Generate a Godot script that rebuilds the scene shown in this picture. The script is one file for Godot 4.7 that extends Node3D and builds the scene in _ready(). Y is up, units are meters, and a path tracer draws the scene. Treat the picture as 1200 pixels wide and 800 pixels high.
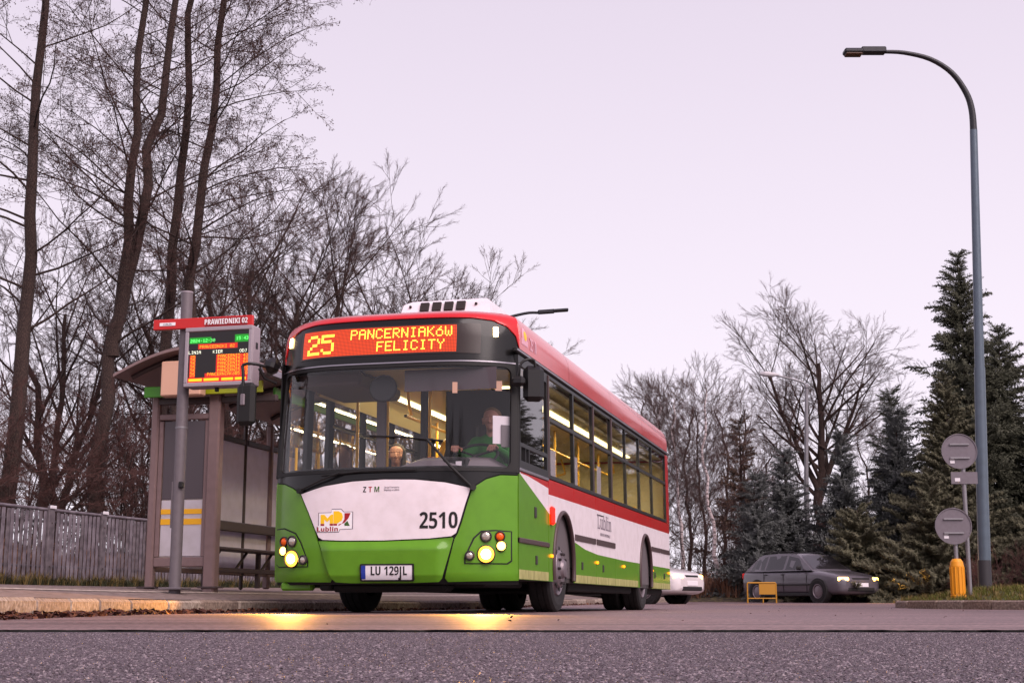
extends Node3D

const W := 1.28
const BUS_TURN := -0.251327
const BUS_AT := Vector3(-1.18, 0.0, -14.368)
const FRONT_R := 2.02
const REAR_R := 7.85

var M := {}
var taken := {}


func _ready() -> void:
	set_camera_and_light()
	make_materials()
	build_ground()
	build_trees()
	build_fence()
	build_shelter()
	build_stop_sign()
	build_island()
	build_lamps()
	build_bus()
	build_people()
	build_cars()
	build_small_plants()


func set_camera_and_light() -> void:
	var cam = Camera3D.new()
	cam.name = "camera"
	add_child(cam)
	cam.position = Vector3(0, 0.088, 0)
	cam.rotation = Vector3(atan(308.0 / 1667.0), 0, 0)
	cam.fov = rad_to_deg(2.0 * atan(400.0 / 1667.0))
	cam.near = 0.05
	cam.far = 900.0
	cam.current = true
	var e = Environment.new()
	e.background_mode = Environment.BG_SKY
	var sky = Sky.new()
	var sm = ProceduralSkyMaterial.new()
	sm.sky_horizon_color = Color(0.680, 0.654, 0.686)
	sm.sky_top_color = Color(0.425, 0.37, 0.46)
	sm.sky_curve = 0.62
	sm.ground_horizon_color = Color(0.30, 0.27, 0.28)
	sm.ground_bottom_color = Color(0.2, 0.18, 0.19)
	sky.sky_material = sm
	e.sky = sky
	e.tonemap_mode = Environment.TONE_MAPPER_LINEAR
	e.tonemap_exposure = 2.6
	e.sdfgi_enabled = true
	e.ssao_enabled = true
	e.ssil_enabled = true
	var we = WorldEnvironment.new()
	we.name = "environment"
	we.environment = e
	add_child(we)
	var sun = DirectionalLight3D.new()
	sun.name = "sun"
	sun.light_energy = 0.5
	sun.light_angular_distance = 50.0
	sun.light_color = Color(1.0, 0.93, 0.92)
	sun.shadow_enabled = true
	sun.sky_mode = DirectionalLight3D.SKY_MODE_LIGHT_ONLY
	add_child(sun)
	sun.look_at_from_position(Vector3(10, 17.2, 14), Vector3.ZERO)


# ---------------------------------------------------------------- helpers

class MB:
	var v := PackedVector3Array()
	var n := PackedVector3Array()
	var t := PackedVector2Array()
	var ix := PackedInt32Array()

	func quad(a: Vector3, b: Vector3, c: Vector3, d: Vector3) -> void:
		var nn = (b - a).cross(c - a)
		if nn.length() < 1e-12:
			nn = (c - a).cross(d - a)
		nn = nn.normalized()
		var k = v.size()
		v.append_array([a, b, c, d])
		n.append_array([nn, nn, nn, nn])
		t.append_array([Vector2(0, 1), Vector2(1, 1), Vector2(1, 0), Vector2(0, 0)])
		ix.append_array([k, k + 2, k + 1, k, k + 3, k + 2])

	func tri(a: Vector3, b: Vector3, c: Vector3) -> void:
		var nn = (b - a).cross(c - a).normalized()
		var k = v.size()
		v.append_array([a, b, c])
		n.append_array([nn, nn, nn])
		t.append_array([Vector2(0, 1), Vector2(1, 1), Vector2(1, 0)])
		ix.append_array([k, k + 2, k + 1])

	# chamfered box
	func box(c: Vector3, s: Vector3, bev := 0.0, bs := Basis.IDENTITY) -> void:
		var h = s * 0.5
		var b = minf(bev, minf(h.x, minf(h.y, h.z)) * 0.9)
		var ax = [Vector3(1, 0, 0), Vector3(0, 1, 0), Vector3(0, 0, 1)]
		for i in 3:
			for sg in [-1.0, 1.0]:
				var u = ax[(i + 1) % 3]
				var w = ax[(i + 2) % 3]
				if sg < 0:
					var q = u
					u = w
					w = q
				var hu = absf(h.dot(u)) - b
				var hw = absf(h.dot(w)) - b
				var o = ax[i] * sg * h[i]
				quad(c + bs * (o - u * hu - w * hw), c + bs * (o + u * hu - w * hw), c + bs * (o + u * hu + w * hw), c + bs * (o - u * hu + w * hw))
		if b <= 0.0:
			return
		for i in 3:
			var j = (i + 1) % 3
			var k = (i + 2) % 3
			for sj in [-1.0, 1.0]:
				for sk in [-1.0, 1.0]:
					var e = ax[i] * (h[i] - b)
					var p = ax[j] * sj * h[j] + ax[k] * sk * (h[k] - b)
					var q = ax[j] * sj * (h[j] - b) + ax[k] * sk * h[k]
					_edge(c, bs, p, q, e)
		for sx in [-1.0, 1.0]:
			for sy in [-1.0, 1.0]:
				for sz in [-1.0, 1.0]:
					var p = Vector3(sx * h.x, sy * (h.y - b), sz * (h.z - b))
					var q = Vector3(sx * (h.x - b), sy * h.y, sz * (h.z - b))
					var r = Vector3(sx * (h.x - b), sy * (h.y - b), sz * h.z)
					if sx * sy * sz > 0:
						tri(c + bs * p, c + bs * q, c + bs * r)
					else:
						tri(c + bs * p, c + bs * r, c + bs * q)

	func _edge(c: Vector3, bs: Basis, p: Vector3, q: Vector3, e: Vector3) -> void:
		var nn = (p + e - (p - e)).cross(q - p)
		if nn.dot(p + q) > 0:
			quad(c + bs * (p - e), c + bs * (p + e), c + bs * (q + e), c + bs * (q - e))
		else:
			quad(c + bs * (q - e), c + bs * (q + e), c + bs * (p + e), c + bs * (p - e))

	func tube(p: Array, r: Array, sides: int, cap := true) -> void:
		var m = p.size()
		var d0 = (p[1] - p[0]).normalized()
		var u = d0.cross(Vector3(0.31, 0.2, 0.93)).normalized()
		if absf(d0.dot(Vector3(0.31, 0.2, 0.93))) > 0.95:
			u = d0.cross(Vector3.UP).normalized()
		var k0 = v.size()
		var len = 0.0
		for i in m:
			var d = ((p[mini(i + 1, m - 1)] - p[maxi(i - 1, 0)])).normalized()
			u = (u - d * u.dot(d)).normalized()
			var w = d.cross(u)
			if i:
				len += (p[i] - p[i - 1]).length()
			for j in sides:
				var a = TAU * j / sides
				var o = u * cos(a) + w * sin(a)
				v.append(p[i] + o * r[i])
				n.append(o)
				t.append(Vector2(float(j) / sides, len))
		for i in m - 1:
			for j in sides:
				var a = k0 + i * sides + j
				var b = k0 + i * sides + (j + 1) % sides
				ix.append_array([a, a + sides, b, b, a + sides, b + sides])
		if cap:
			for e in [0, m - 1]:
				var d = (p[1] - p[0]).normalized() * -1.0 if e == 0 else (p[m - 1] - p[m - 2]).normalized()
				var k = v.size()
				for j in sides:
					v.append(v[k0 + e * sides + j])
					n.append(d)
					t.append(Vector2.ZERO)
				for j in sides - 2:
					if e == 0:
						ix.append_array([k, k + j + 1, k + j + 2])
					else:
						ix.append_array([k, k + j + 2, k + j + 1])

	# profile of Vector2(radius, height) turned about the z axis of x
	func lathe(prof: Array, x: Transform3D, sides := 24) -> void:
		for i in prof.size() - 1:
			var a: Vector2 = prof[i]
			var b: Vector2 = prof[i + 1]
			var k = v.size()
			var nr = Vector2(b.y - a.y, a.x - b.x)
			if nr.length() < 1e-9:
				continue
			nr = nr.normalized()
			for j in sides + 1:
				var q = TAU * j / sides
				var dir = Vector3(cos(q), sin(q), 0)
				var nn = (x.basis * (dir * nr.x + Vector3(0, 0, nr.y))).normalized()
				v.append(x * (dir * a.x + Vector3(0, 0, a.y)))
				v.append(x * (dir * b.x + Vector3(0, 0, b.y)))
				n.append(nn)
				n.append(nn)
				t.append(Vector2(float(j) / sides, 0))
				t.append(Vector2(float(j) / sides, 1))
			for j in sides:
				var c = k + j * 2
				ix.append_array([c, c + 1, c + 2, c + 2, c + 1, c + 3])

	func grid(rows: Array, smooth := true) -> void:
		# rows of equally many points; normal = du x dv (u along a row, v to the next row)
		var nr = rows.size()
		var nc = rows[0].size()
		if not smooth:
			for i in nr - 1:
				for j in nc - 1:
					quad(rows[i][j], rows[i][j + 1], rows[i + 1][j + 1], rows[i + 1][j])
			return
		var k = v.size()
		for i in nr:
			for j in nc:
				var du = rows[i][mini(j + 1, nc - 1)] - rows[i][maxi(j - 1, 0)]
				var dv = rows[mini(i + 1, nr - 1)][j] - rows[maxi(i - 1, 0)][j]
				v.append(rows[i][j])
				n.append(du.cross(dv).normalized())
				t.append(Vector2(float(j) / (nc - 1), 1.0 - float(i) / (nr - 1)))
		for i in nr - 1:
			for j in nc - 1:
				var a = k + i * nc + j
				ix.append_array([a, a + nc, a + 1, a + 1, a + nc, a + nc + 1])

	func mesh() -> ArrayMesh:
		var a = []
		a.resize(Mesh.ARRAY_MAX)
		a[Mesh.ARRAY_VERTEX] = v
		a[Mesh.ARRAY_NORMAL] = n
		a[Mesh.ARRAY_TEX_UV] = t
		a[Mesh.ARRAY_INDEX] = ix
		var m = ArrayMesh.new()
		if v.size():
			m.add_surface_from_arrays(Mesh.PRIMITIVE_TRIANGLES, a)
		return m


# a sheet cut to a polygon of (u, v) and laid on the surface f(u, v), with edges of some depth
func patch(mb: MB, poly: PackedVector2Array, holes: Array, f: Callable, cell := Vector2(0.1, 0.1), thick := 0.012, off := 0.0) -> void:
	if Geometry2D.is_polygon_clockwise(poly):
		poly = poly.duplicate()
		poly.reverse()
	var lo = poly[0]
	var hi = poly[0]
	for p in poly:
		lo = lo.min(p)
		hi = hi.max(p)
	var i0 = floori(lo.x / cell.x)
	var i1 = ceili(hi.x / cell.x)
	var j0 = floori(lo.y / cell.y)
	var j1 = ceili(hi.y / cell.y)
	for i in range(i0, i1):
		for j in range(j0, j1):
			var a = Vector2(i * cell.x, j * cell.y)
			var rect = PackedVector2Array([a, a + Vector2(cell.x, 0), a + cell, a + Vector2(0, cell.y)])
			var frags = Geometry2D.intersect_polygons(poly, rect)
			for h in holes:
				var next = []
				for fr in frags:
					next.append_array(Geometry2D.clip_polygons(fr, h))
				frags = next
			for fr in frags:
				if Geometry2D.is_polygon_clockwise(fr) or fr.size() < 3:
					continue
				var tr = Geometry2D.triangulate_polygon(fr)
				if tr.is_empty():
					continue
				var k = mb.v.size()
				for p in fr:
					var s = spot(f, p)
					mb.v.append(s[0] + s[1] * off)
					mb.n.append(s[1])
					mb.t.append(p)
				for q in range(0, tr.size(), 3):
					var ca: Vector2 = fr[tr[q]]
					var cb: Vector2 = fr[tr[q + 1]]
					var cc: Vector2 = fr[tr[q + 2]]
					if (cb - ca).cross(cc - ca) > 0:
						mb.ix.append_array([k + tr[q], k + tr[q + 2], k + tr[q + 1]])
					else:
						mb.ix.append_array([k + tr[q], k + tr[q + 1], k + tr[q + 2]])
	if thick <= 0.0:
		return
	var loops = [[poly, 1.0]]
	for h in holes:
		loops.append([h, -1.0])
	for l in loops:
		var pg: PackedVector2Array = l[0]
		if l[1] < 0 and Geometry2D.is_polygon_clockwise(pg):
			pg = pg.duplicate()
			pg.reverse()
		for e in pg.size():
			var a = pg[e]
			var b = pg[(e + 1) % pg.size()]
			var m = maxi(1, ceili((b - a).length() / (cell.x * 1.2)))
			for q in m:
				var p0 = a.lerp(b, float(q) / m)
				var p1 = a.lerp(b, float(q + 1) / m)
				var mid = (p0 + p1) * 0.5
				var skip = false
				if l[1] < 0:
					skip = not Geometry2D.is_point_in_polygon(mid, poly)
				else:
					for h in holes:
						if Geometry2D.is_point_in_polygon(mid, h):
							skip = true
				if skip:
					continue
				var s0 = spot(f, p0)
				var s1 = spot(f, p1)
				var t0 = s0[0] + s0[1] * off
				var t1 = s1[0] + s1[1] * off
				if l[1] > 0:
					mb.quad(t0 - s0[1] * thick, t1 - s1[1] * thick, t1, t0)
				else:
					mb.quad(t1 - s1[1] * thick, t0 - s0[1] * thick, t0, t1)


func spot(f: Callable, p: Vector2) -> Array:
	var o: Vector3 = f.call(p)
	var a: Vector3 = f.call(p + Vector2(0.004, 0)) - f.call(p - Vector2(0.004, 0))
	var b: Vector3 = f.call(p + Vector2(0, 0.004)) - f.call(p - Vector2(0, 0.004))
	return [o, a.cross(b).normalized()]


func numbered(called: String) -> String:
	taken[called] = taken.get(called, 0) + 1
	return called if taken[called] == 1 else "%s_%03d" % [called, taken[called] - 1]


func put(called: String, shape, m: Material, parent: Node = null) -> MeshInstance3D:
	var o = MeshInstance3D.new()
	o.mesh = shape.mesh() if shape is MB else shape
	o.material_override = m
	if parent == null:
		o.name = numbered(called)
		add_child(o)
	else:
		o.name = called
		parent.add_child(o, true)
	return o


func thing(called: String, label: String, category: String, at := Vector3.ZERO, turn := 0.0, group := "") -> Node3D:
	var o = Node3D.new()
	o.name = numbered(called)
	add_child(o)
	o.position = at
	o.rotation.y = turn
	tag(o, label, category, group)
	return o


func part(called: String, parent: Node) -> Node3D:
	var o = Node3D.new()
	o.name = called
	parent.add_child(o, true)
	return o


func tag(o: Node, label: String, category: String, group := "") -> void:
	o.set_meta("label", label)
	o.set_meta("category", category)
	if group:
		o.set_meta("group", group)


func many(called: String, shape: Mesh, m: Material, places: Array, parent: Node) -> MultiMeshInstance3D:
	var mm = MultiMesh.new()
	mm.transform_format = MultiMesh.TRANSFORM_3D
	mm.mesh = shape
	mm.instance_count = places.size()
	for i in places.size():
		mm.set_instance_transform(i, places[i])
	var o = MultiMeshInstance3D.new()
	o.multimesh = mm
	o.material_override = m
	o.name = called
	parent.add_child(o, true)
	o.set_meta("kind", "stuff")
	return o


func rbox(c: Vector3, s: Vector3, bev := 0.01, bs := Basis.IDENTITY) -> MB:
	var mb = MB.new()
	mb.box(c, s, bev, bs)
	return mb


func rod(a: Vector3, b: Vector3, r: float, sides := 10) -> MB:
	var mb = MB.new()
	mb.tube([a, b], [r, r], sides)
	return mb


func bent(p: Array, r: float, sides := 10) -> MB:
	var mb = MB.new()
	var rr = []
	for i in p.size():
		rr.append(r)
	mb.tube(p, rr, sides)
	return mb


func smooth_path(p: Array, per := 6) -> Array:
	var out = []
	for i in p.size() - 1:
		for k in per:
			out.append(p[i].cubic_interpolate(p[i + 1], p[maxi(i - 1, 0)], p[mini(i + 2, p.size() - 1)], float(k) / per))
	out.append(p[-1])
	return out


func facing(at: Vector3, z: Vector3, up := Vector3.UP) -> Transform3D:
	var zz = z.normalized()
	if absf(zz.dot(up)) > 0.99:
		up = Vector3(1, 0, 0.1).normalized()
	var x = up.cross(zz).normalized()
	return Transform3D(Basis(x, zz.cross(x), zz), at)


func lettering(text: String, height: float, depth := 0.004, bold := true, serif := false) -> ArrayMesh:
	var tm = TextMesh.new()
	var f = SystemFont.new()
	f.font_names = PackedStringArray(["Droid Serif" if serif else "Droid Sans"])
	f.font_weight = 700 if bold else 400
	tm.font = f
	tm.text = text
	tm.font_size = 64
	tm.pixel_size = height / 46.0
	tm.depth = depth
	tm.curve_step = 1.0
	var am = ArrayMesh.new()
	for s in tm.get_surface_count():
		am.add_surface_from_arrays(Mesh.PRIMITIVE_TRIANGLES, tm.surface_get_arrays(s))
	return am


# lay flat letters (centred on the origin) on the surface f about the point c
func laid(m: ArrayMesh, f: Callable, c: Vector2, sx := 1.0, off := 0.003) -> ArrayMesh:
	var am = ArrayMesh.new()
	for s in m.get_surface_count():
		var a = m.surface_get_arrays(s)
		var vv: PackedVector3Array = a[Mesh.ARRAY_VERTEX]
		var nn: PackedVector3Array = a[Mesh.ARRAY_NORMAL]
		for i in vv.size():
			var q = spot(f, c + Vector2(vv[i].x * sx, vv[i].y))
			vv[i] = q[0] + q[1] * (off + vv[i].z)
			nn[i] = q[1]
		a[Mesh.ARRAY_VERTEX] = vv
		a[Mesh.ARRAY_NORMAL] = nn
		a[Mesh.ARRAY_TANGENT] = null
		am.add_surface_from_arrays(Mesh.PRIMITIVE_TRIANGLES, a)
	return am


func rect2(x0: float, y0: float, x1: float, y1: float, r := 0.0) -> PackedVector2Array:
	if r <= 0.0:
		return PackedVector2Array([Vector2(x0, y0), Vector2(x1, y0), Vector2(x1, y1), Vector2(x0, y1)])
	var out = PackedVector2Array()
	for q in [[x1 - r, y0 + r, -90], [x1 - r, y1 - r, 0], [x0 + r, y1 - r, 90], [x0 + r, y0 + r, 180]]:
		for k in 6:
			var a = deg_to_rad(q[2] + 18.0 * k)
			out.append(Vector2(q[0] + r * cos(a), q[1] + r * sin(a)))
	return out


func round2(c: Vector2, rx: float, ry := -1.0, nn := 24) -> PackedVector2Array:
	var out = PackedVector2Array()
	for k in nn:
		out.append(c + Vector2(cos(TAU * k / nn) * rx, sin(TAU * k / nn) * (rx if ry < 0 else ry)))
	return out


func lamp_glow(parent: Node, called: String, at: Vector3, dir: Vector3, energy: float, angle: float, size: float, col: Color) -> void:
	var l = SpotLight3D.new()
	l.name = called
	parent.add_child(l, true)
	l.transform = facing(at, -dir)
	l.light_energy = energy
	l.light_color = col
	l.spot_angle = angle
	l.spot_angle_attenuation = 0.7
	l.spot_range = 60.0
	l.spot_attenuation = 2.0
	l.light_size = size
	l.shadow_enabled = true


# ---------------------------------------------------------------- materials

func ramp(stops: Array) -> Gradient:
	var g = Gradient.new()
	var o = PackedFloat32Array()
	var c = PackedColorArray()
	for s in stops:
		o.append(s[0])
		c.append(s[1])
	g.offsets = o
	g.colors = c
	return g


func noise_tex(freq: float, size: int, stops: Array, kind := FastNoiseLite.TYPE_SIMPLEX_SMOOTH, octaves := 4, sd := 1, cell_value := false) -> NoiseTexture2D:
	var n = FastNoiseLite.new()
	n.noise_type = kind
	n.frequency = freq
	n.seed = sd
	n.fractal_octaves = octaves
	if kind == FastNoiseLite.TYPE_CELLULAR:
		n.fractal_type = FastNoiseLite.FRACTAL_NONE
		n.cellular_return_type = FastNoiseLite.RETURN_CELL_VALUE if cell_value else FastNoiseLite.RETURN_DISTANCE
	var t = NoiseTexture2D.new()
	t.width = size
	t.height = size
	t.seamless = true
	t.noise = n
	if stops.size():
		t.color_ramp = ramp(stops)
	return t


func grey(v: float, warm := 0.0) -> Color:
	return Color(v * (1.0 + warm), v, v * (1.0 - warm))


func mat(called: String, c: Color, rough := 0.6, metal := 0.0) -> StandardMaterial3D:
	var m = StandardMaterial3D.new()
	m.resource_name = called
	m.albedo_color = c
	m.roughness = rough
	m.metallic = metal
	M[called] = m
	return m


func skin_with(m: StandardMaterial3D, tex: Texture2D, scale: float, bump: Texture2D = null, depth := 0.0, world := true) -> StandardMaterial3D:
	m.albedo_texture = tex
	m.uv1_triplanar = true
	m.uv1_world_triplanar = world
	m.uv1_scale = Vector3.ONE * scale
	if bump:
		m.heightmap_enabled = true
		m.heightmap_texture = bump
		m.heightmap_scale = depth
	return m


func paint(called: String, c: Color, dirt: Texture2D, coat := 1.0) -> StandardMaterial3D:
	var m = mat(called, c, 0.42)
	m.clearcoat_enabled = true
	m.clearcoat = coat
	m.clearcoat_roughness = 0.12
	m.metallic_specular = 0.3
	skin_with(m, dirt, 0.9)
	return m


func glass(called: String, c: Color, a: float) -> StandardMaterial3D:
	var m = mat(called, Color(c.r, c.g, c.b, a), 0.02)
	m.transparency = BaseMaterial3D.TRANSPARENCY_ALPHA
	return m


func glow(called: String, c: Color, e: float) -> StandardMaterial3D:
	var m = mat(called, Color(0.05, 0.05, 0.05), 0.3)
	m.emission_enabled = true
	m.emission = c
	m.emission_energy_multiplier = e
	return m


func make_materials() -> void:
	var W1 = Color.WHITE
	var CELL = FastNoiseLite.TYPE_CELLULAR
	# asphalt: crushed stone of mixed greys in dark binder
	var stones = noise_tex(0.10, 1024, [[0.0, Color(0.18, 0.15, 0.165)], [0.3, Color(0.31, 0.27, 0.29)], [0.62, Color(0.44, 0.39, 0.41)], [0.88, Color(0.62, 0.57, 0.59)], [1.0, Color(0.82, 0.78, 0.79)]], CELL, 1, 3, true)
	var stone_relief = noise_tex(0.10, 1024, [[0.0, W1], [1.0, Color.BLACK]], CELL, 1, 3)
	var patches = noise_tex(0.006, 512, [[0.0, Color(0.55, 0.53, 0.54)], [0.5, Color(0.84, 0.82, 0.83)], [1.0, Color(1, 1, 1)]], FastNoiseLite.TYPE_SIMPLEX_SMOOTH, 5, 8)
	var a = mat("asphalt_near", Color(0.88, 0.84, 0.88), 0.5)
	skin_with(a, stones, 1.1, stone_relief, 0.22)
	a.detail_enabled = true
	a.detail_blend_mode = BaseMaterial3D.BLEND_MODE_MUL
	a.detail_albedo = patches
	a.uv2_triplanar = true
	a.uv2_world_triplanar = true
	a.uv2_scale = Vector3.ONE * 0.21
	a.detail_uv_layer = BaseMaterial3D.DETAIL_UV_2
	var b = mat("asphalt_bay", Color(1.0, 0.91, 0.91), 0.58)
	var worn = noise_tex(0.07, 1024, [[0.0, Color(0.32, 0.28, 0.29)], [0.5, Color(0.49, 0.44, 0.44)], [1.0, Color(0.68, 0.62, 0.61)]], CELL, 1, 5, true)
	skin_with(b, worn, 0.8, stone_relief, 0.05)
	b.detail_enabled = true
	b.detail_blend_mode = BaseMaterial3D.BLEND_MODE_MUL
	b.detail_albedo = patches
	b.uv2_triplanar = true
	b.uv2_world_triplanar = true
	b.uv2_scale = Vector3(0.05, 0.05, 0.3)
	b.detail_uv_layer = BaseMaterial3D.DETAIL_UV_2
	for k in 3:
		mat("grain_%d" % k, [Color(0.28, 0.24, 0.26), Color(0.36, 0.315, 0.34), Color(0.52, 0.47, 0.49)][k], 0.5)
	mat("joint", Color(0.05, 0.045, 0.045), 0.9)
	var grit = noise_tex(0.02, 512, [[0.0, Color(0.45, 0.41, 0.38)], [0.4, Color(0.68, 0.63, 0.60)], [0.7, Color(0.80, 0.76, 0.73)], [1.0, Color(0.92, 0.89, 0.86)]], FastNoiseLite.TYPE_SIMPLEX, 6, 11)
	var grit_relief = noise_tex(0.05, 512, [], FastNoiseLite.TYPE_SIMPLEX, 5, 12)
	for k in 3:
		skin_with(mat("kerb_%d" % k, [Color(0.80, 0.77, 0.74), Color(0.72, 0.68, 0.66), Color(0.66, 0.61, 0.58)][k], 0.85), grit, 1.3, grit_relief, 0.35)
	skin_with(mat("pavement", Color(0.62, 0.57, 0.57), 0.8), grit, 0.7, grit_relief, 0.2)
	skin_with(mat("line_white", Color(0.92, 0.90, 0.88), 0.7), grit, 1.0)
	var soil = noise_tex(0.03, 512, [[0.0, Color(0.10, 0.075, 0.06)], [0.45, Color(0.19, 0.14, 0.11)], [0.6, Color(0.24, 0.22, 0.12)], [1.0, Color(0.34, 0.27, 0.20)]], FastNoiseLite.TYPE_SIMPLEX, 6, 21)
	skin_with(mat("soil", Color.WHITE, 0.95), soil, 0.25, grit_relief, 2.0)
	var lawn = noise_tex(0.04, 512, [[0.0, Color(0.13, 0.15, 0.06)], [0.5, Color(0.22, 0.24, 0.09)], [1.0, Color(0.36, 0.33, 0.14)]], FastNoiseLite.TYPE_SIMPLEX, 6, 22)
	skin_with(mat("lawn", Color.WHITE, 0.95), lawn, 0.5, grit_relief, 2.0)
	# bark
	var bark = noise_tex(0.03, 512, [[0.0, Color(0.13, 0.09, 0.085)], [0.5, Color(0.24, 0.18, 0.165)], [1.0, Color(0.40, 0.32, 0.29)]], FastNoiseLite.TYPE_SIMPLEX, 5, 31)
	var bk = mat("bark", Color.WHITE, 0.95)
	skin_with(bk, bark, 1.0, grit_relief, 2.0)
	bk.uv1_scale = Vector3(3.0, 0.8, 3.0)
	mat("twig", Color(0.28, 0.19, 0.175), 0.9)
	mat("twig_red", Color(0.30, 0.19, 0.175), 0.9)
	var birch = noise_tex(0.02, 256, [[0.0, Color(0.16, 0.12, 0.12)], [0.3, Color(0.3, 0.25, 0.25)], [0.42, Color(0.72, 0.66, 0.66)], [1.0, Color(0.86, 0.80, 0.80)]], FastNoiseLite.TYPE_SIMPLEX, 3, 41)
	var bb = skin_with(mat("birch_bark", Color.WHITE, 0.8), birch, 1.0)
	bb.uv1_scale = Vector3(0.5, 2.4, 0.5)
	for q in [["needle_dark", Color(0.29, 0.295, 0.235)], ["needle_pine", Color(0.355, 0.345, 0.265)], ["needle_blue", Color(0.35, 0.36, 0.355)], ["needle_brown", Color(0.32, 0.24, 0.20)]]:
		mat(q[0], q[1], 0.8)
	for q in [["grass_blade", Color(0.36, 0.37, 0.13)], ["grass_dry", Color(0.44, 0.37, 0.20)], ["weed", Color(0.19, 0.20, 0.10)], ["leaf_litter", Color(0.26, 0.12, 0.08)], ["leaf_litter_pale", Color(0.42, 0.24, 0.14)], ["dry_stem", Color(0.42, 0.29, 0.22)]]:
		mat(q[0], q[1], 0.85)
	# metals and street furniture
	var film = noise_tex(0.012, 512, [[0.0, Color(0.935, 0.93, 0.92)], [0.5, Color(0.975, 0.972, 0.97)], [1.0, Color(1, 1, 1)]], FastNoiseLite.TYPE_SIMPLEX_SMOOTH, 6, 51)
	skin_with(mat("galvanised", Color(0.55, 0.54, 0.56), 0.5, 0.6), film, 3.0)
	skin_with(mat("post_grey", Color(0.43, 0.40, 0.42), 0.55, 0.2), film, 2.0)
	skin_with(mat("shelter_frame", Color(0.52, 0.43, 0.425), 0.5, 0.1), film, 1.5)
	skin_with(mat("shelter_dark", Color(0.28, 0.23, 0.23), 0.5, 0.1), film, 1.5)
	skin_with(mat("fence_slat", Color(0.52, 0.49, 0.52), 0.6), patches, 1.2)
	skin_with(mat("fence_slat_worn", Color(0.45, 0.42, 0.44), 0.65), patches, 1.7)
	skin_with(mat("lamp_post", Color(0.36, 0.41, 0.46), 0.4, 0.3), film, 0.9)
	mat("lamp_post_foot", Color(0.19, 0.18, 0.20), 0.6)
	mat("lamp_housing", Color(0.16, 0.16, 0.18), 0.45, 0.2)
	mat("lamp_cover", Color(0.34, 0.24, 0.18), 0.2)
	mat("lamp_shell", Color(0.75, 0.73, 0.75), 0.4)
	skin_with(mat("sign_back", Color(0.45, 0.42, 0.45), 0.5, 0.3), film, 2.0)
	mat("sticker", Color(0.85, 0.83, 0.85), 0.6)
	mat("yellow_plastic", Color(0.86, 0.56, 0.05), 0.5)
	mat("yellow_paint", Color(0.66, 0.46, 0.08), 0.6)
	mat("lime_panel", Color(0.66, 0.70, 0.10), 0.45)
	mat("green_panel", Color(0.24, 0.50, 0.10), 0.45)
	mat("tape_yellow", Color(0.95, 0.70, 0.06), 0.5)
	var ad = mat("poster_pale", Color(0.92, 0.90, 0.92), 0.35)
	skin_with(ad, film, 0.8)
	ad.backlight_enabled = true
	ad.backlight = Color(0.85, 0.83, 0.86)
	mat("frosted_dark", Color(0.30, 0.26, 0.28), 0.3)
	mat("cream_box", Color(0.84, 0.66, 0.56), 0.5)
	mat("board_red", Color(0.76, 0.13, 0.13), 0.45)
	mat("board_deep_red", Color(0.56, 0.05, 0.09), 0.45)
	mat("cabinet_grey", Color(0.60, 0.56, 0.59), 0.45)
	mat("letter_white", Color(0.93, 0.92, 0.93), 0.5)
	mat("letter_black", Color(0.05, 0.035, 0.04), 0.5)
	mat("letter_red", Color(0.62, 0.05, 0.10), 0.5)
	mat("letter_green", Color(0.22, 0.36, 0.12), 0.5)
	mat("letter_yellow", Color(0.97, 0.78, 0.03), 0.5)
	mat("letter_blue", Color(0.10, 0.20, 0.58), 0.5)
	mat("letter_grey", Color(0.45, 0.40, 0.45), 0.6)
	mat("letter_pink", Color(0.88, 0.66, 0.72), 0.6)
	# bus
	paint("bus_red", Color(0.80, 0.10, 0.12), film)
	paint("bus_white", Color(0.92, 0.88, 0.90), film, 0.25)
	paint("bus_green", Color(0.36, 0.57, 0.12), film, 0.45)
	paint("bus_black", Color(0.035, 0.028, 0.032), film, 0.5)
	var mottled = noise_tex(0.03, 256, [[0.0, Color(0.70, 0.68, 0.56)], [0.5, Color(0.88, 0.86, 0.74)], [1.0, Color(1, 0.99, 0.90)]], FastNoiseLite.TYPE_SIMPLEX, 4, 61)
	skin_with(mat("skirt_pale", Color(0.70, 0.70, 0.50), 0.6), mottled, 1.0).uv1_scale = Vector3(1.5, 0.4, 1.5)
	mat("gasket", Color(0.03, 0.025, 0.027), 0.65)
	mat("frame_dark", Color(0.06, 0.05, 0.055), 0.4)
	mat("trim_silver", Color(0.62, 0.60, 0.63), 0.3, 0.8)
	mat("trim_brown", Color(0.26, 0.19, 0.19), 0.45)
	mat("chassis", Color(0.06, 0.05, 0.05), 0.85)
	skin_with(mat("rubber", Color(0.13, 0.12, 0.125), 0.85), patches, 3.0)
	mat("rim_grey", Color(0.50, 0.46, 0.48), 0.45, 0.6)
	mat("hub_dark", Color(0.20, 0.17, 0.18), 0.5, 0.3)
	mat("lens_clear", Color(0.75, 0.72, 0.68), 0.12, 0.6)
	mat("lens_amber", Color(0.90, 0.36, 0.03), 0.25)
	mat("lens_red", Color(0.80, 0.06, 0.02), 0.25)
	glow("headlight_glow", Color(1.0, 0.82, 0.46), 16.0)
	glow("car_light_glow", Color(1.0, 0.74, 0.34), 4.0)
	glow("reflector_glow", Color(1.0, 0.66, 0.20), 1.8)
	glow("small_light_glow", Color(1.0, 0.74, 0.30), 5.0)
	glow("marker_glow", Color(1.0, 0.86, 0.58), 6.5)
	glow("amber_glow", Color(1.0, 0.50, 0.03), 1.6)
	glow("red_marker_glow", Color(1.0, 0.12, 0.02), 0.7)
	glow("cabin_light_glow", Color(1.0, 0.93, 0.70), 1.9)
	glass("windscreen", Color(0.03, 0.03, 0.035), 0.10)
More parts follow.
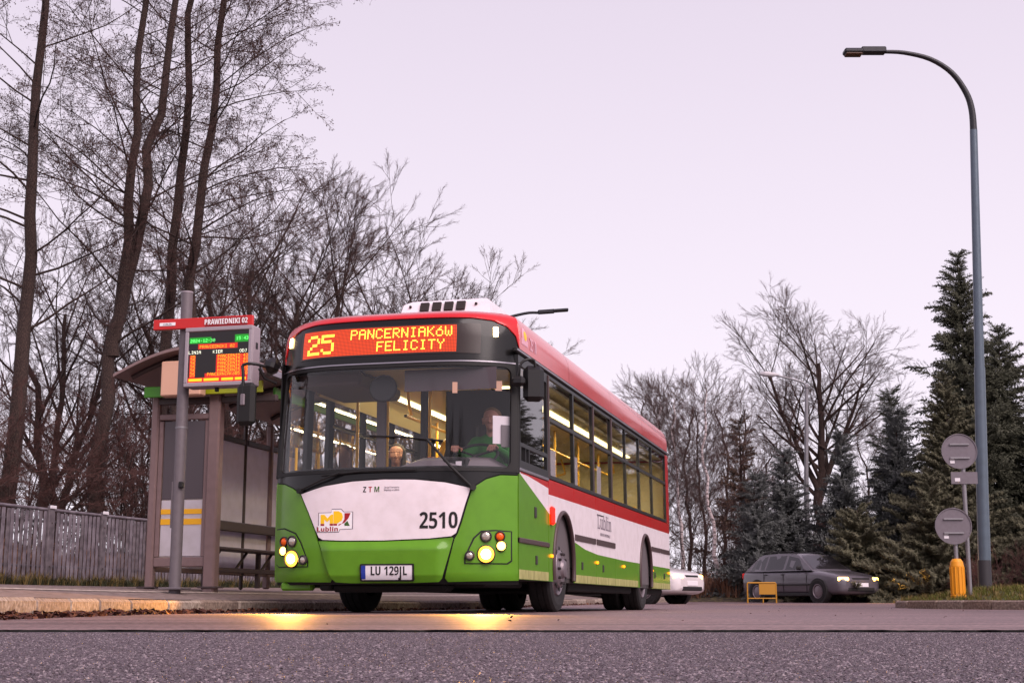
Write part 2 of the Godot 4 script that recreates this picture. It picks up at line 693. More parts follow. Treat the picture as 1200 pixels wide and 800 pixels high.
	glass("side_glass", Color(0.03, 0.03, 0.03), 0.26)
	glass("clear_pane", Color(0.5, 0.5, 0.5), 0.08)
	mat("mirror_glass", Color(0.55, 0.52, 0.55), 0.05, 1.0)
	mat("cabin_cream", Color(0.86, 0.80, 0.60), 0.6)
	mat("cabin_grey", Color(0.36, 0.33, 0.34), 0.7)
	mat("cabin_floor", Color(0.24, 0.22, 0.22), 0.7)
	mat("dash_grey", Color(0.42, 0.39, 0.41), 0.55)
	mat("rail_yellow", Color(0.92, 0.68, 0.03), 0.35)
	mat("seat_blue", Color(0.16, 0.20, 0.34), 0.85)
	mat("seat_shell", Color(0.26, 0.25, 0.27), 0.6)
	mat("partition", Color(0.09, 0.07, 0.075), 0.6)
	mat("paper", Color(0.86, 0.83, 0.86), 0.7)
	mat("validator_red", Color(0.62, 0.05, 0.07), 0.45)
	paint("unit_white", Color(0.92, 0.89, 0.92), film, 0.4)
	mat("grille_dark", Color(0.13, 0.085, 0.08), 0.7)
	# people
	mat("skin", Color(0.66, 0.47, 0.41), 0.6)
	mat("hair_dark", Color(0.12, 0.08, 0.07), 0.8)
	mat("hair_fair", Color(0.45, 0.34, 0.24), 0.8)
	mat("jacket_green", Color(0.10, 0.40, 0.10), 0.85)
	mat("trousers", Color(0.10, 0.10, 0.13), 0.9)
	mat("coat_brown", Color(0.24, 0.17, 0.14), 0.9)
	# cars
	paint("car_silver", Color(0.36, 0.34, 0.37), film)
	paint("car_white", Color(0.86, 0.83, 0.84), film)
	mat("car_plastic", Color(0.09, 0.08, 0.085), 0.6)
	glass("car_glass", Color(0.06, 0.055, 0.06), 0.55)
	mat("plate_white", Color(0.88, 0.86, 0.88), 0.5)


# ---------------------------------------------------------------- ground

func bus_to_world(p: Vector3) -> Vector3:
	return BUS_AT + Basis(Vector3.UP, BUS_TURN) * p


func world_to_bus(p: Vector3) -> Vector3:
	return Basis(Vector3.UP, BUS_TURN).inverse() * (p - BUS_AT)


func kerb_line() -> Array:
	var p = []
	for q in [[-2.35, 3.0], [-2.42, 0.5], [-2.52, -2.0], [-2.64, -4.2], [-2.76, -6.2], [-2.88, -8.2], [-3.02, -9.7], [-3.13, -11.0], [-3.15, -12.0], [-3.08, -13.0]]:
		p.append(Vector3(q[0], 0, q[1]))
	for z in [0.2, -2.0, -6.0, -10.0, -14.0, -20.0, -26.0, -34.0]:
		p.append(bus_to_world(Vector3(-1.72, 0, z)))
	return p


func road_y(p: Vector3) -> float:
	var d = -p.z
	return 0.0 if d < 20.0 else 0.006 * (d - 20.0) * smoothstep(20.0, 30.0, d)


func pave_y(p: Vector3) -> float:
	# the pavement climbs gently away from the kerb
	var best = 1e9
	for i in KL.size() - 1:
		var a: Vector3 = KL[i]
		var b: Vector3 = KL[i + 1]
		var q = Geometry2D.get_closest_point_to_segment(Vector2(p.x, p.z), Vector2(a.x, a.z), Vector2(b.x, b.z))
		best = minf(best, q.distance_to(Vector2(p.x, p.z)))
	return 0.125 + road_y(p) + 0.085 * clampf(best, 0.0, 1.5) + 0.028 * maxf(best - 1.5, 0.0)


var KL := []
var land_noise := FastNoiseLite.new()


func land_y(p: Vector3) -> float:
	var b = world_to_bus(p)
	var h = -0.12
	var nn = land_noise.get_noise_2d(p.x, p.z)
	var left = smoothstep(-7.75, -8.1, b.x) if b.x > -20 else 1.0
	h = lerpf(h, 0.42 + 0.05 * clampf(-8.1 - b.x, 0.0, 30.0) + 0.15 * nn, left)
	var far = smoothstep(45.5, 48.0, -p.z + 0.12 * p.x)
	h = lerpf(h, 0.34 + 0.018 * clampf(-p.z - 46.0, 0.0, 200.0) + 0.18 * nn, far)
	return h


func build_ground() -> void:
	land_noise.seed = 4
	land_noise.frequency = 0.09
	KL = smooth_path(kerb_line(), 5)
	# the land all round, to beyond the horizon
	var xs = []
	var zs = []
	for i in range(-40, 61):
		xs.append(float(i) * 1.0)
	for q in [80, 110, 160, 240, 360]:
		xs.append(float(q))
		xs.push_front(-float(q) + 10.0)
	for i in range(0, 91):
		zs.append(20.0 - i)
	for q in [85, 105, 140, 200, 300, 420]:
		zs.append(-float(q))
	for q in [60, 200]:
		zs.push_front(float(q))
	var rows = []
	for z in zs:
		var r = []
		for x in xs:
			var p = Vector3(x, 0, z)
			p.y = land_y(p)
			r.append(p)
		rows.append(r)
	var mb = MB.new()
	mb.grid(rows)
	put("ground", mb, M.soil).set_meta("kind", "structure")
	# road: the near carriageway and the bus bay, a sunk joint between them
	var near = MB.new()
	rows = []
	for z in [12.0, 4.0, 0.0, -2.0, -3.2, -4.0, -4.62]:
		var r = []
		for x in [-40.0, -20.0, -10.0, -5.0, -2.0, 0.0, 2.0, 5.0, 10.0, 20.0, 40.0, 60.0]:
			var zz = z
			if z == -4.62:
				zz = joint_z(x)
			r.append(Vector3(x, 0.0, zz))
		rows.append(r)
	near.grid(rows)
	put("road", near, M.asphalt_near).set_meta("kind", "structure")
	var bay = MB.new()
	rows = []
	for i in 60:
		var z = -4.75 - pow(i / 59.0, 1.7) * 46.0
		var r = []
		for j in 57:
			var x = -40.0 + 100.0 * j / 56.0
			var zz = z
			if i == 0:
				zz = joint_z(x) - 0.055
			var p = Vector3(x, 0.0, zz)
			p.y = road_y(p) + 0.004 + 0.004 * land_noise.get_noise_2d(x * 4.0, zz * 4.0)
			if i == 0:
				p.y = 0.006
			r.append(p)
		rows.append(r)
	bay.grid(rows)
	put("bay_road", bay, M.asphalt_bay).set_meta("kind", "structure")
	var lip = MB.new()
	var rng = RandomNumberGenerator.new()
	rng.seed = 7
	var top = []
	var low = []
	var lownear = []
	var topnear = []
	for j in 1001:
		var x = -25.0 + 0.05 * j
		var z0 = joint_z(x)
		top.append(Vector3(x, 0.0058 + rng.randf_range(0.0, 0.0015), z0 - 0.055 + rng.randf_range(-0.016, 0.012)))
		low.append(Vector3(x, -0.03, z0 - 0.05))
		lownear.append(Vector3(x, -0.03, z0 + 0.01))
		topnear.append(Vector3(x, 0.0003, z0 + rng.randf_range(-0.004, 0.02)))
	lip.grid([topnear, lownear, low, top], false)
	put("road_joint", lip, M.joint).set_meta("kind", "structure")
	# pavement sheet from the kerb back to the fence
	rows = []
	for i in KL.size():
		var a: Vector3 = KL[i]
		var d = ((KL[mini(i + 1, KL.size() - 1)] - KL[maxi(i - 1, 0)])).normalized()
		var side = Vector3.UP.cross(d).normalized()
		var r = []
		var reach = clampf(7.95 + world_to_bus(a).x, 3.0, 9.0) if a.z < -9.0 else 9.0
		for k in 13:
			var s = 0.14 + (reach - 0.14) * pow(k / 12.0, 1.4)
			var p = a + side * s
			p.y = pave_y(p) - (0.004 if k == 0 else 0.0)
			r.append(p)
		r.append(r[-1] + Vector3(0, -0.5, 0))
		r.reverse()
		rows.append(r)
	var pv = MB.new()
	pv.grid(rows)
	put("pavement", pv, M.pavement).set_meta("kind", "structure")
	# painted edge line
	var line = MB.new()
	rows = []
	for i in KL.size():
		var a: Vector3 = KL[i]
		var d = ((KL[mini(i + 1, KL.size() - 1)] - KL[maxi(i - 1, 0)])).normalized()
		var side = Vector3.UP.cross(d).normalized()
		var r = []
		for s in [1.16, 1.0]:
			var p = a + side * s
			p.y = pave_y(p) + 0.005
			r.append(p)
		rows.append(r)
	line.grid(rows)
	put("edge_line", line, M.line_white).set_meta("kind", "structure")
	# kerb of separate stones
	var kerb = Node3D.new()
	kerb.name = "kerb"
	add_child(kerb)
	kerb.set_meta("kind", "structure")
	var total = 0.0
	var cum = [0.0]
	for i in KL.size() - 1:
		total += KL[i].distance_to(KL[i + 1])
		cum.append(total)
	rng.seed = 5
	var s0 = 0.0
	while s0 < total - 1.05:
		var a = along(cum, s0 + 0.006)
		var b = along(cum, s0 + 0.994)
		var d = (b - a).normalized()
		var mid = (a + b) * 0.5 + Vector3.UP.cross(d) * 0.075
		var h = 0.128 + road_y(mid)
		var low_y = -0.1
		var bs = Basis(d, Vector3.UP, d.cross(Vector3.UP))
		bs = bs * Basis(Vector3(0, 0, 1), rng.randf_range(-0.004, 0.004)) * Basis(Vector3(0, 1, 0), rng.randf_range(-0.006, 0.006))
		var st = rbox(Vector3(mid.x, (h + low_y) * 0.5 + rng.randf_range(-0.004, 0.004), mid.z), Vector3(a.distance_to(b), h - low_y, 0.15), 0.022, bs)
		put("kerb_stone", st, M["kerb_%d" % rng.randi_range(0, 2)], kerb)
		s0 += 1.0


func joint_z(x: float) -> float:
	return -4.66 + 0.0035 * x + 0.012 * sin(x * 0.9) + 0.006 * sin(x * 3.1)


func along(cum: Array, s: float) -> Vector3:
	for i in cum.size() - 1:
		if s <= cum[i + 1]:
			return KL[i].lerp(KL[i + 1], (s - cum[i]) / maxf(cum[i + 1] - cum[i], 1e-6))
	return KL[-1]


# ---------------------------------------------------------------- trees

var twig_meshes := {}


func rand_dir(rng: RandomNumberGenerator) -> Vector3:
	return Vector3(rng.randfn(), rng.randfn(), rng.randfn()).normalized()


func twig_mesh(sd: int, kind: String) -> ArrayMesh:
	# a leafless spray about one metre long, along +y
	var rng = RandomNumberGenerator.new()
	rng.seed = sd
	var mb = MB.new()
	var main = [Vector3.ZERO]
	var d = Vector3.UP
	var th = 0.62 if kind == "fine" else 0.85
	var rr = [0.010 * th]
	for i in 5:
		d = (d + rand_dir(rng) * 0.16 + Vector3(0, 0.05, 0)).normalized()
		main.append(main[-1] + d * 0.2)
		rr.append((0.010 - 0.0014 * (i + 1)) * th)
	mb.tube(main, rr, 3, false)
	var n = 9 if kind == "alder" else 11
	for k in n:
		var t = lerpf(0.12, 0.95, (k + rng.randf()) / n) * 5.0
		var i = mini(int(t), 4)
		var p = main[i].lerp(main[i + 1], t - i)
		var ax = (main[i + 1] - main[i]).normalized()
		var out = (ax + rand_dir(rng) * 1.15)
		if kind != "alder":
			out = ax * 1.5 + rand_dir(rng) * 0.7
		out = (out + Vector3(0, 0.15, 0)).normalized()
		var l = rng.randf_range(0.22, 0.46) * (1.15 - 0.1 * t)
		var m1 = p + out * l * 0.5 + rand_dir(rng) * 0.02
		var m2 = p + (out + rand_dir(rng) * 0.25).normalized() * l
		mb.tube([p, m1, m2], [0.006 * th, 0.0045 * th, 0.003 * th], 3, false)
		for q in 3:
			var s = p.lerp(m2, rng.randf_range(0.3, 0.9))
			var o2 = (out + rand_dir(rng) * (1.0 if kind == "alder" else 0.6)).normalized()
			var e = s + o2 * rng.randf_range(0.08, 0.2)
			mb.tube([s, e], [0.0042 * th, 0.0028 * th], 3, false)
			if kind == "alder" and q < 2:
				for c in 2:
					var o = e + rand_dir(rng) * 0.02
					cone_blob(mb, o, rng.randf_range(0.011, 0.019))
	return mb.mesh()


func cone_blob(mb: MB, o: Vector3, r: float) -> void:
	var a = [Vector3(r, 0, 0), Vector3(0, 0, r), Vector3(-r, 0, 0), Vector3(0, 0, -r)]
	for k in 4:
		mb.tri(o + Vector3(0, r * 1.5, 0), o + a[(k + 1) % 4], o + a[k])
		mb.tri(o - Vector3(0, r * 1.5, 0), o + a[k], o + a[(k + 1) % 4])


func limb(mb: MB, out: Array, rng: RandomNumberGenerator, p: Vector3, d: Vector3, L: float, r: float, lev: int, S: Dictionary) -> void:
	var ns = maxi(2, int(L / S.seg))
	var pts = [p]
	var rads = [r]
	var r1 = maxf(r * S.taper, 0.006)
	for i in ns:
		d = (d + rand_dir(rng) * S.wob + Vector3(0, S.up, 0)).normalized()
		p += d * L / ns
		pts.append(p)
		rads.append(lerpf(r, r1, (i + 1.0) / ns))
	mb.tube(pts, rads, 6 if r > 0.05 else 4 if r > 0.018 else 3, false)
	if lev > 0:
		var n = maxi(2, int(L * S.dens[lev] + 0.5))
		for k in n:
			var t = lerpf(S.from, 0.98, (k + rng.randf()) / n) * ns
			var i = mini(int(t), ns - 1)
			var q = pts[i].lerp(pts[i + 1], t - i)
			var ax = (pts[i + 1] - pts[i]).normalized()
			var side = ax.cross(rand_dir(rng)).normalized()
			var an = rng.randf_range(S.a0, S.a1)
			var cd = (ax * cos(an) + side * sin(an)).normalized()
			var cl = L * S.ratio * (1.0 - 0.5 * t / ns) * rng.randf_range(0.65, 1.25)
			limb(mb, out, rng, q, cd, cl, maxf(lerpf(r, r1, t / ns) * 0.55, 0.006), lev - 1, S)
	else:
		var n = maxi(1, int(L * S.tw + rng.randf()))
		for k in n:
			var t = (k + rng.randf()) / n * ns
			var i = mini(int(t), ns - 1)
			var q = pts[i].lerp(pts[i + 1], t - i)
			var ax = (pts[i + 1] - pts[i]).normalized()
			var dir = (ax + rand_dir(rng) * S.spread + Vector3(0, S.twup, 0)).normalized()
			out.append(spray_at(rng, q, dir, S.size * rng.randf_range(0.7, 1.25)))
	out.append(spray_at(rng, p, (d + rand_dir(rng) * 0.2).normalized(), S.size * rng.randf_range(0.8, 1.2)))


func spray_at(rng: RandomNumberGenerator, p: Vector3, dir: Vector3, s: float) -> Transform3D:
	var x = dir.cross(rand_dir(rng)).normalized()
	return Transform3D(Basis(x * s, dir * s, x.cross(dir) * s), p)


func bare_tree(called: String, label: String, group: String, base: Vector3, sd: int, stems: Array, S: Dictionary, bark: Material, twig: Material, kind: String, limb_bark: Material = null) -> void:
	var rng = RandomNumberGenerator.new()
	rng.seed = sd
	base.y = land_y(base) - 0.1
	var o = thing(called, label, "tree", base, 0.0, group)
	var tr = MB.new()
	var br = MB.new()
	var sprays = []
	for st in stems:
		# st: points, radius at foot, radius at top, limbs, from, limb length at foot of crown, at top, angle out
		var pts = smooth_path(st.p, 5)
		for i in range(1, pts.size()):
			pts[i] += Vector3(rng.randfn(), 0, rng.randfn()) * 0.05
		var rr = []
		for i in pts.size():
			var f = float(i) / (pts.size() - 1)
			rr.append(lerpf(st.r0, st.r1, pow(f, 0.8)) * (1.0 + (0.35 * exp(-f * 22.0) if st.get("flare", true) else 0.0)))
		tr.tube(pts, rr, 10 if st.r0 > 0.12 else 7)
		var n = int(st.n)
		for k in n:
			var f = lerpf(st.from, 0.99, (k + rng.randf() * 0.8) / n)
			var t = f * (pts.size() - 1)
			var i = mini(int(t), pts.size() - 2)
			var q = pts[i].lerp(pts[i + 1], t - i)
			var az = rng.randf() * TAU
			var rise = rng.randf_range(st.rise0, st.rise1)
			var d = Vector3(cos(az) * cos(rise), sin(rise), sin(az) * cos(rise))
			var u = (f - st.from) / (1.0 - st.from)
			var L = lerpf(st.l0, st.l1, u) * rng.randf_range(0.75, 1.2)
			limb(br, sprays, rng, q, d, L, maxf(rr[i] * st.get("lr", 0.23), 0.012), S.lev, S)
	put("trunk", tr, bark, o)
	put("limbs", br, limb_bark if limb_bark else bark, o)
	var m = kind + str(sd % 3)
	if not twig_meshes.has(m):
		twig_meshes[m] = twig_mesh(100 + sd % 3, kind)
	many("crown", twig_meshes[m], twig, sprays, o)


func V(x: float, y: float, z: float) -> Vector3:
	return Vector3(x, y, z)


func build_trees() -> void:
	var A = {"seg": 0.45, "taper": 0.3, "wob": 0.17, "up": 0.03, "dens": [0.0, 2.3, 2.0], "from": 0.25, "ratio": 0.42, "a0": 0.6, "a1": 1.1, "tw": 3.2, "spread": 0.95, "twup": 0.1, "size": 0.56, "lev": 1}
	var grp = "tall leafless trees behind the slat fence"
	bare_tree("alder_tree", "tall single-trunked leafless tree with dark bark behind the left end of the fence", grp, V(-9.55, 0, -27), 11, [{"p": [V(0, 0, 0), V(0.1, 4, 0), V(0.15, 8, 0.1), V(0.05, 12.5, 0), V(0.1, 17, 0)], "r0": 0.19, "r1": 0.035, "n": 30, "from": 0.3, "rise0": 0.1, "rise1": 0.75, "l0": 2.8, "l1": 2.0}], A, M.bark, M.twig, "alder")
	bare_tree("alder_tree", "tall leafless tree forking into two leaning stems behind the fence", grp, V(-8.35, 0, -28), 12, [{"p": [V(0, 0, 0), V(0.2, 3, 0), V(0.55, 7, 0), V(0.62, 11, 0.1), V(0.8, 17, 0)], "r0": 0.20, "r1": 0.035, "n": 26, "from": 0.36, "rise0": 0.25, "rise1": 0.9, "l0": 3.2, "l1": 2.2}, {"p": [V(0.35, 4.6, 0), V(0.75, 7.5, -0.1), V(1.2, 11.5, -0.2), V(1.5, 17, -0.2)], "r0": 0.15, "r1": 0.04, "n": 20, "from": 0.25, "rise0": 0.2, "rise1": 0.85, "l0": 3.0, "l1": 2.0, "flare": false}], A, M.bark, M.twig, "alder")
	bare_tree("alder_tree", "slim tall leafless tree standing between the forked tree and the bus stop pole", grp, V(-7.35, 0, -29.5), 13, [{"p": [V(0, 0, 0), V(0.05, 4, 0), V(0.15, 8, 0), V(0.3, 12.5, 0), V(0.55, 17, 0)], "r0": 0.17, "r1": 0.04, "n": 24, "from": 0.36, "rise0": 0.2, "rise1": 0.8, "l0": 2.8, "l1": 2.0}], A, M.bark, M.twig, "alder")
	bare_tree("alder_tree", "tall leafless tree with long fine side branches reaching over the bus stop", grp, V(-7.0, 0, -29), 14, [{"p": [V(0, 0, 0), V(0.15, 4, 0), V(0.45, 8, 0), V(0.75, 12.5, 0), V(1.0, 17, 0)], "r0": 0.165, "r1": 0.04, "n": 46, "from": 0.4, "rise0": 0.1, "rise1": 0.7, "l0": 2.9, "l1": 2.5}], A, M.bark, M.twig, "alder")
	# rounder, many-stemmed trees farther back
	var B = {"seg": 0.5, "taper": 0.3, "wob": 0.10, "up": 0.045, "dens": [0.0, 2.3, 1.9], "from": 0.2, "ratio": 0.5, "a0": 0.4, "a1": 0.95, "tw": 2.6, "spread": 0.8, "twup": 0.2, "size": 0.55, "lev": 2}
	var mid = "round-crowned leafless trees behind the bus stop"
	var k = 0
	for q in [[-9.0, -38.0, 10.6, "dense leafless tree with upright twigs behind the tall forked tree"], [-6.5, -34.0, 11.0, "round leafless tree with spreading limbs rising behind the departure board"], [-4.7, -36.5, 11.4, "leafless tree with fanned limbs rising behind the bus roof beside the roof unit"], [-2.7, -38.5, 10.6, "lower leafless tree whose outer twigs slope down beyond the bus roof"], [-0.9, -41.0, 9.2, "smallest leafless tree showing its twigs just above the bus roof"], [-11.6, -36.0, 9.6, "leafless tree with many thin stems behind the single dark trunk"]]:
		var h = q[2]
		bare_tree("leafless_tree", q[3], mid, V(q[0], 0, q[1]), 31 + k, [
			{"p": [V(0, 0, 0), V(-0.1, h * 0.15, 0.1), V(-0.4, h * 0.38, 0.2), V(-0.9, h * 0.66, 0.3)], "r0": 0.2, "r1": 0.05, "n": 13, "from": 0.26, "rise0": 0.4, "rise1": 1.2, "l0": h * 0.33, "l1": h * 0.3, "lr": 0.45},
			{"p": [V(0.05, h * 0.1, 0), V(0.5, h * 0.3, -0.1), V(1.25, h * 0.62, -0.2)], "r0": 0.13, "r1": 0.045, "n": 11, "from": 0.22, "rise0": 0.35, "rise1": 1.1, "l0": h * 0.34, "l1": h * 0.3, "lr": 0.5, "flare": false},
			{"p": [V(0, h * 0.14, 0), V(0.1, h * 0.4, 0.1), V(0.1, h * 0.7, 0.1)], "r0": 0.12, "r1": 0.045, "n": 8, "from": 0.3, "rise0": 0.7, "rise1": 1.3, "l0": h * 0.3, "l1": h * 0.28, "lr": 0.5, "flare": false}], B, M.bark, M.twig, "willow")
		k += 1
	# undergrowth between the trunks
	var U = {"seg": 0.4, "taper": 0.35, "wob": 0.16, "up": 0.0, "dens": [0.0, 2.2, 1.6], "from": 0.2, "ratio": 0.45, "a0": 0.5, "a1": 1.1, "tw": 2.6, "spread": 0.9, "twup": 0.1, "size": 0.7, "lev": 1}
	var rng = RandomNumberGenerator.new()
	rng.seed = 77
	for i in 22:
		var bz = -3.5 - i * 1.25 + rng.randf_range(-0.4, 0.4)
		var p = bus_to_world(Vector3(-8.9 - rng.randf_range(0.0, 3.2) - (1.5 if i % 3 == 0 else 0.0), 0, bz))
		shrub(p, 200 + i, rng.randf_range(2.4, 4.6), 7 + i % 3, U, "leafless brown bush in the undergrowth behind the slat fence", "bushes behind the slat fence", M.twig_red)
	# right-hand side: birches, the big round tree and its neighbours
	var C = {"seg": 0.6, "taper": 0.3, "wob": 0.1, "up": 0.04, "dens": [0.0, 2.2, 1.7], "from": 0.2, "ratio": 0.5, "a0": 0.4, "a1": 0.85, "tw": 2.6, "spread": 0.75, "twup": 0.1, "size": 0.72, "lev": 1}
	var D = C.duplicate()
	D.lev = 2
	D.tw = 3.4
	D.size = 0.6
	D.dens = [0.0, 2.6, 1.9]
	D.spread = 0.8
	D.a1 = 1.0
	bare_tree("leafless_tree", "large leafless tree with a broad rounded crown of spreading limbs behind the moving car", "", V(13.9, 0, -65), 51, [
		{"p": [V(0, 0, 0), V(0.1, 3.2, 0), V(0.3, 7, 0), V(0.4, 10.5, 0)], "r0": 0.36, "r1": 0.07, "n": 16, "from": 0.42, "rise0": 0.55, "rise1": 1.15, "l0": 4.8, "l1": 3.4, "lr": 0.5},
		{"p": [V(0.1, 4.2, 0), V(1.0, 6.6, 0.2), V(2.3, 9.5, 0.3)], "r0": 0.17, "r1": 0.05, "n": 10, "from": 0.25, "rise0": 0.45, "rise1": 1.1, "l0": 4.0, "l1": 3.0, "lr": 0.5, "flare": false},
		{"p": [V(0.1, 4.6, 0), V(-0.9, 7.0, -0.2), V(-2.0, 10.0, -0.3)], "r0": 0.16, "r1": 0.05, "n": 10, "from": 0.25, "rise0": 0.45, "rise1": 1.1, "l0": 4.0, "l1": 3.0, "lr": 0.5, "flare": false}], D, M.bark, M.twig, "fine")
	var bare = [[772, 61, 8.0], [806, 57, 7.4], [822, 66, 8.3], [848, 60, 7.7], [873, 64, 8.2], [899, 58, 5.8], [1012, 63, 6.6], [1046, 68, 8.0], [750, 64, 8.4], [918, 72, 6.5]]
	k = 0
	for q in bare:
		var x = (q[0] - 600.0) / 1667.0 * q[1] * 1.0
		var h = q[2]
		bare_tree("slender_tree", ["slender leafless tree behind the bus with twigs above its rear roof","slender leafless tree right behind the straight white birch","far slender leafless tree between the two white birches","slender leafless tree beside the leaning white birch","slender tree leaning over the brown conifer in the grove","short slender tree beside the smallest grey-blue spruce","slender leafless tree between the broad round tree and the small dark spruce","tall far slender tree behind the tallest grey-blue spruce","slender leafless tree mostly hidden behind the bus roof","far slender tree under the broad round crown"][k], "slender leafless trees across the road", V(x, 0, -q[1]), 61 + k, [{"p": [V(0, 0, 0), V(0.1 * sin(k), h * 0.35, 0), V(0.25 * cos(k * 2.0), h * 0.7, 0), V(0.3 * sin(k * 1.7), h, 0)], "r0": 0.10, "r1": 0.025, "n": 34, "from": 0.2, "rise0": 0.5, "rise1": 1.1, "l0": h * 0.28, "l1": h * 0.13, "lr": 0.32}], C, M.bark, M.twig, "fine")
		k += 1
	k = 0
	for q in [[803, 50, 6.9], [843, 48, 7.0], [787, 54, 7.4]]:
		var x = (q[0] - 600.0) / 1667.0 * q[1] * 1.0
		var h = q[2]
		bare_tree("birch_tree", ["birch with a straight white trunk standing just beyond the rear of the bus", "birch with a leaning white trunk between the bus and the yellow railing", "farther birch with a pale trunk half hidden by the bus"][k], "white-trunked birches across the road", V(x, 0, -q[1]), 81 + k, [{"p": [V(0, 0, 0), V(-0.2 - 0.1 * k, h * 0.35, 0), V(-0.35 - 0.15 * k, h * 0.7, 0), V(-0.3, h, 0)], "r0": 0.09, "r1": 0.02, "n": 34, "from": 0.3, "rise0": 0.5, "rise1": 1.1, "l0": h * 0.24, "l1": h * 0.11, "lr": 0.26}], C, M.birch_bark, M.twig, "fine", M.bark)
		k += 1
	for i in 12:
		var px = 790.0 + i * 22.0 + rng.randf_range(-8, 8)
		var dd = rng.randf_range(50.0, 56.0)
		shrub(V((px - 600.0) / 1667.0 * dd, 0, -dd), 300 + i, rng.randf_range(1.8, 3.4), 7, U, "leafless brown bush at the edge of the grove across the road", "bushes across the road", M.twig)
	build_conifers()
	for i in 6:
		shrub(V(12.6 + i * 1.15, 0, -38.5 - 0.4 * (i % 3)) if i < 4 else V(14.4 + (i - 4) * 0.9, 0, -34.0), 340 + i, 0.9 + 0.2 * (i % 3), 8, U, "low reddish leafless bush in front of the dark conifers", "low bushes in front of the conifers", M.twig_red)


func shrub(p: Vector3, sd: int, h: float, stems: int, U: Dictionary, label: String, group: String, m: Material) -> void:
	var rng = RandomNumberGenerator.new()
	rng.seed = sd
	p.y = maxf(land_y(p), 0.0) - 0.05
	var o = thing("leafless_bush", label, "bush", p, 0.0, group)
	var mb = MB.new()
	var sp = []
	for s in stems:
		var az = rng.randf() * TAU
		var lean = rng.randf_range(0.05, 0.7)
		var d = Vector3(cos(az) * sin(lean), cos(lean), sin(az) * sin(lean))
		limb(mb, sp, rng, Vector3(cos(az), 0, sin(az)) * rng.randf_range(0.02, 0.25), d, h * rng.randf_range(0.6, 1.0), 0.014 + 0.003 * h, 1, U)
	put("stems", mb, M.bark, o)
	var mk = "willow" + str(sd % 3)
	if not twig_meshes.has(mk):
		twig_meshes[mk] = twig_mesh(100 + sd % 3, "willow")
	many("crown", twig_meshes[mk], m, sp, o)


func frond_mesh(sd: int, kind: String) -> ArrayMesh:
	# one conifer branch along +y, about one metre long
	var rng = RandomNumberGenerator.new()
	rng.seed = sd
	var mb = MB.new()
	mb.tube([Vector3.ZERO, Vector3(0, 0.5, -0.02), Vector3(0, 1.0, 0.03)], [0.016, 0.01, 0.004], 3, false)
	var n = 30
	for k in n:
		var t = lerpf(0.08, 1.0, (k + rng.randf()) / n)
		var p = Vector3(0, t, 0)
		var sgn = -1.0 if k % 2 else 1.0
		var l = (0.34 if kind == "spruce" else 0.24) * (1.15 - 0.75 * t) * rng.randf_range(0.7, 1.3)
		var dir = (Vector3(sgn * rng.randf_range(0.5, 1.0), rng.randf_range(0.4, 0.9), rng.randf_range(-0.65, 0.15) if kind == "spruce" else rng.randf_range(-0.4, 0.7))).normalized()
		if k % 5 == 0:
			dir = Vector3(rng.randf_range(-0.3, 0.3), 0.7, 0.8).normalized()
		var e = p + dir * l
		var nw = 7
		for j in nw:
			var s = p.lerp(e, (j + 0.6) / nw)
			var w = 0.065 if kind == "spruce" else 0.08
			var a = dir.cross(rand_dir(rng)).normalized()
			var tip = s + (dir * 0.7 + a).normalized() * w * rng.randf_range(0.8, 1.4)
			var tip2 = s + (dir * 0.7 - a).normalized() * w * rng.randf_range(0.8, 1.4)
			var b = dir.cross(a) * 0.018
			mb.tri(s - b, tip, s + b + dir * 0.01)
			mb.tri(s + b, tip2, s - b + dir * 0.01)
		mb.tri(p - Vector3(0.006, 0, 0), e, p + Vector3(0.006, 0, 0.004))
	return mb.mesh()


func conifer(label: String, group: String, at: Vector3, sd: int, h: float, rad: float, bare: float, droop: float, per: int, m: Material, fr: ArrayMesh, tip := 0.15, shape := 0.85) -> void:
	var rng = RandomNumberGenerator.new()
	rng.seed = sd
	at.y = land_y(at) - 0.1
	var o = thing("conifer_tree", label, "tree", at, rng.randf() * TAU, group)
	var tr = MB.new()
	tr.tube([V(0, 0, 0), V(0.05, h * 0.5, 0), V(0, h * 0.97, 0)], [0.05 + h * 0.013, 0.03 + h * 0.007, 0.015], 7)
	put("trunk", tr, M.bark, o)
	var sp = []
	var y = bare
	while y < h - 0.05:
		var f = (y - bare) / (h - bare)
		var L0 = maxf(lerpf(rad, tip, pow(f, shape)), 0.42)
		var n = maxi(6, int(per * (1.0 - 0.45 * f)))
		for i in n:
			var az = rng.randf() * TAU
			var L = L0 * (rng.randf_range(0.35, 1.0) if rng.randf() < 0.7 else rng.randf_range(0.9, 1.4))
			var pitch = lerpf(-droop, 0.55, pow(f, 1.3)) + rng.randf_range(-0.2, 0.2)
			var d = Vector3(cos(az) * cos(pitch), sin(pitch), sin(az) * cos(pitch))
			var up = (Vector3.UP - d * d.y).normalized()
			var x = d.cross(up)
			# long boughs carry several shoots one behind another
			var cnt = maxi(1, int(L / 0.8))
			for c in cnt:
				var s = minf(L, 1.0) * (1.0 if cnt == 1 else 0.95) * rng.randf_range(0.85, 1.15)
				var off = d * (L - s) * (float(c) / maxf(cnt - 1, 1)) if cnt > 1 else Vector3.ZERO
				var yaw = rng.randf_range(-0.35, 0.35) if c else 0.0
				var dd = (d * cos(yaw) + x * sin(yaw) + Vector3(0, rng.randf_range(-0.1, 0.22), 0)).normalized()
				var uu = (up - dd * up.dot(dd)).normalized()
				sp.append(Transform3D(Basis(dd.cross(uu) * s, dd * s, uu * s), V(0, y, 0) + off))
		y += lerpf(0.26, 0.2, f) * (h / 9.0 if h > 9.0 else 1.0)
	many("crown", fr, m, sp, o)


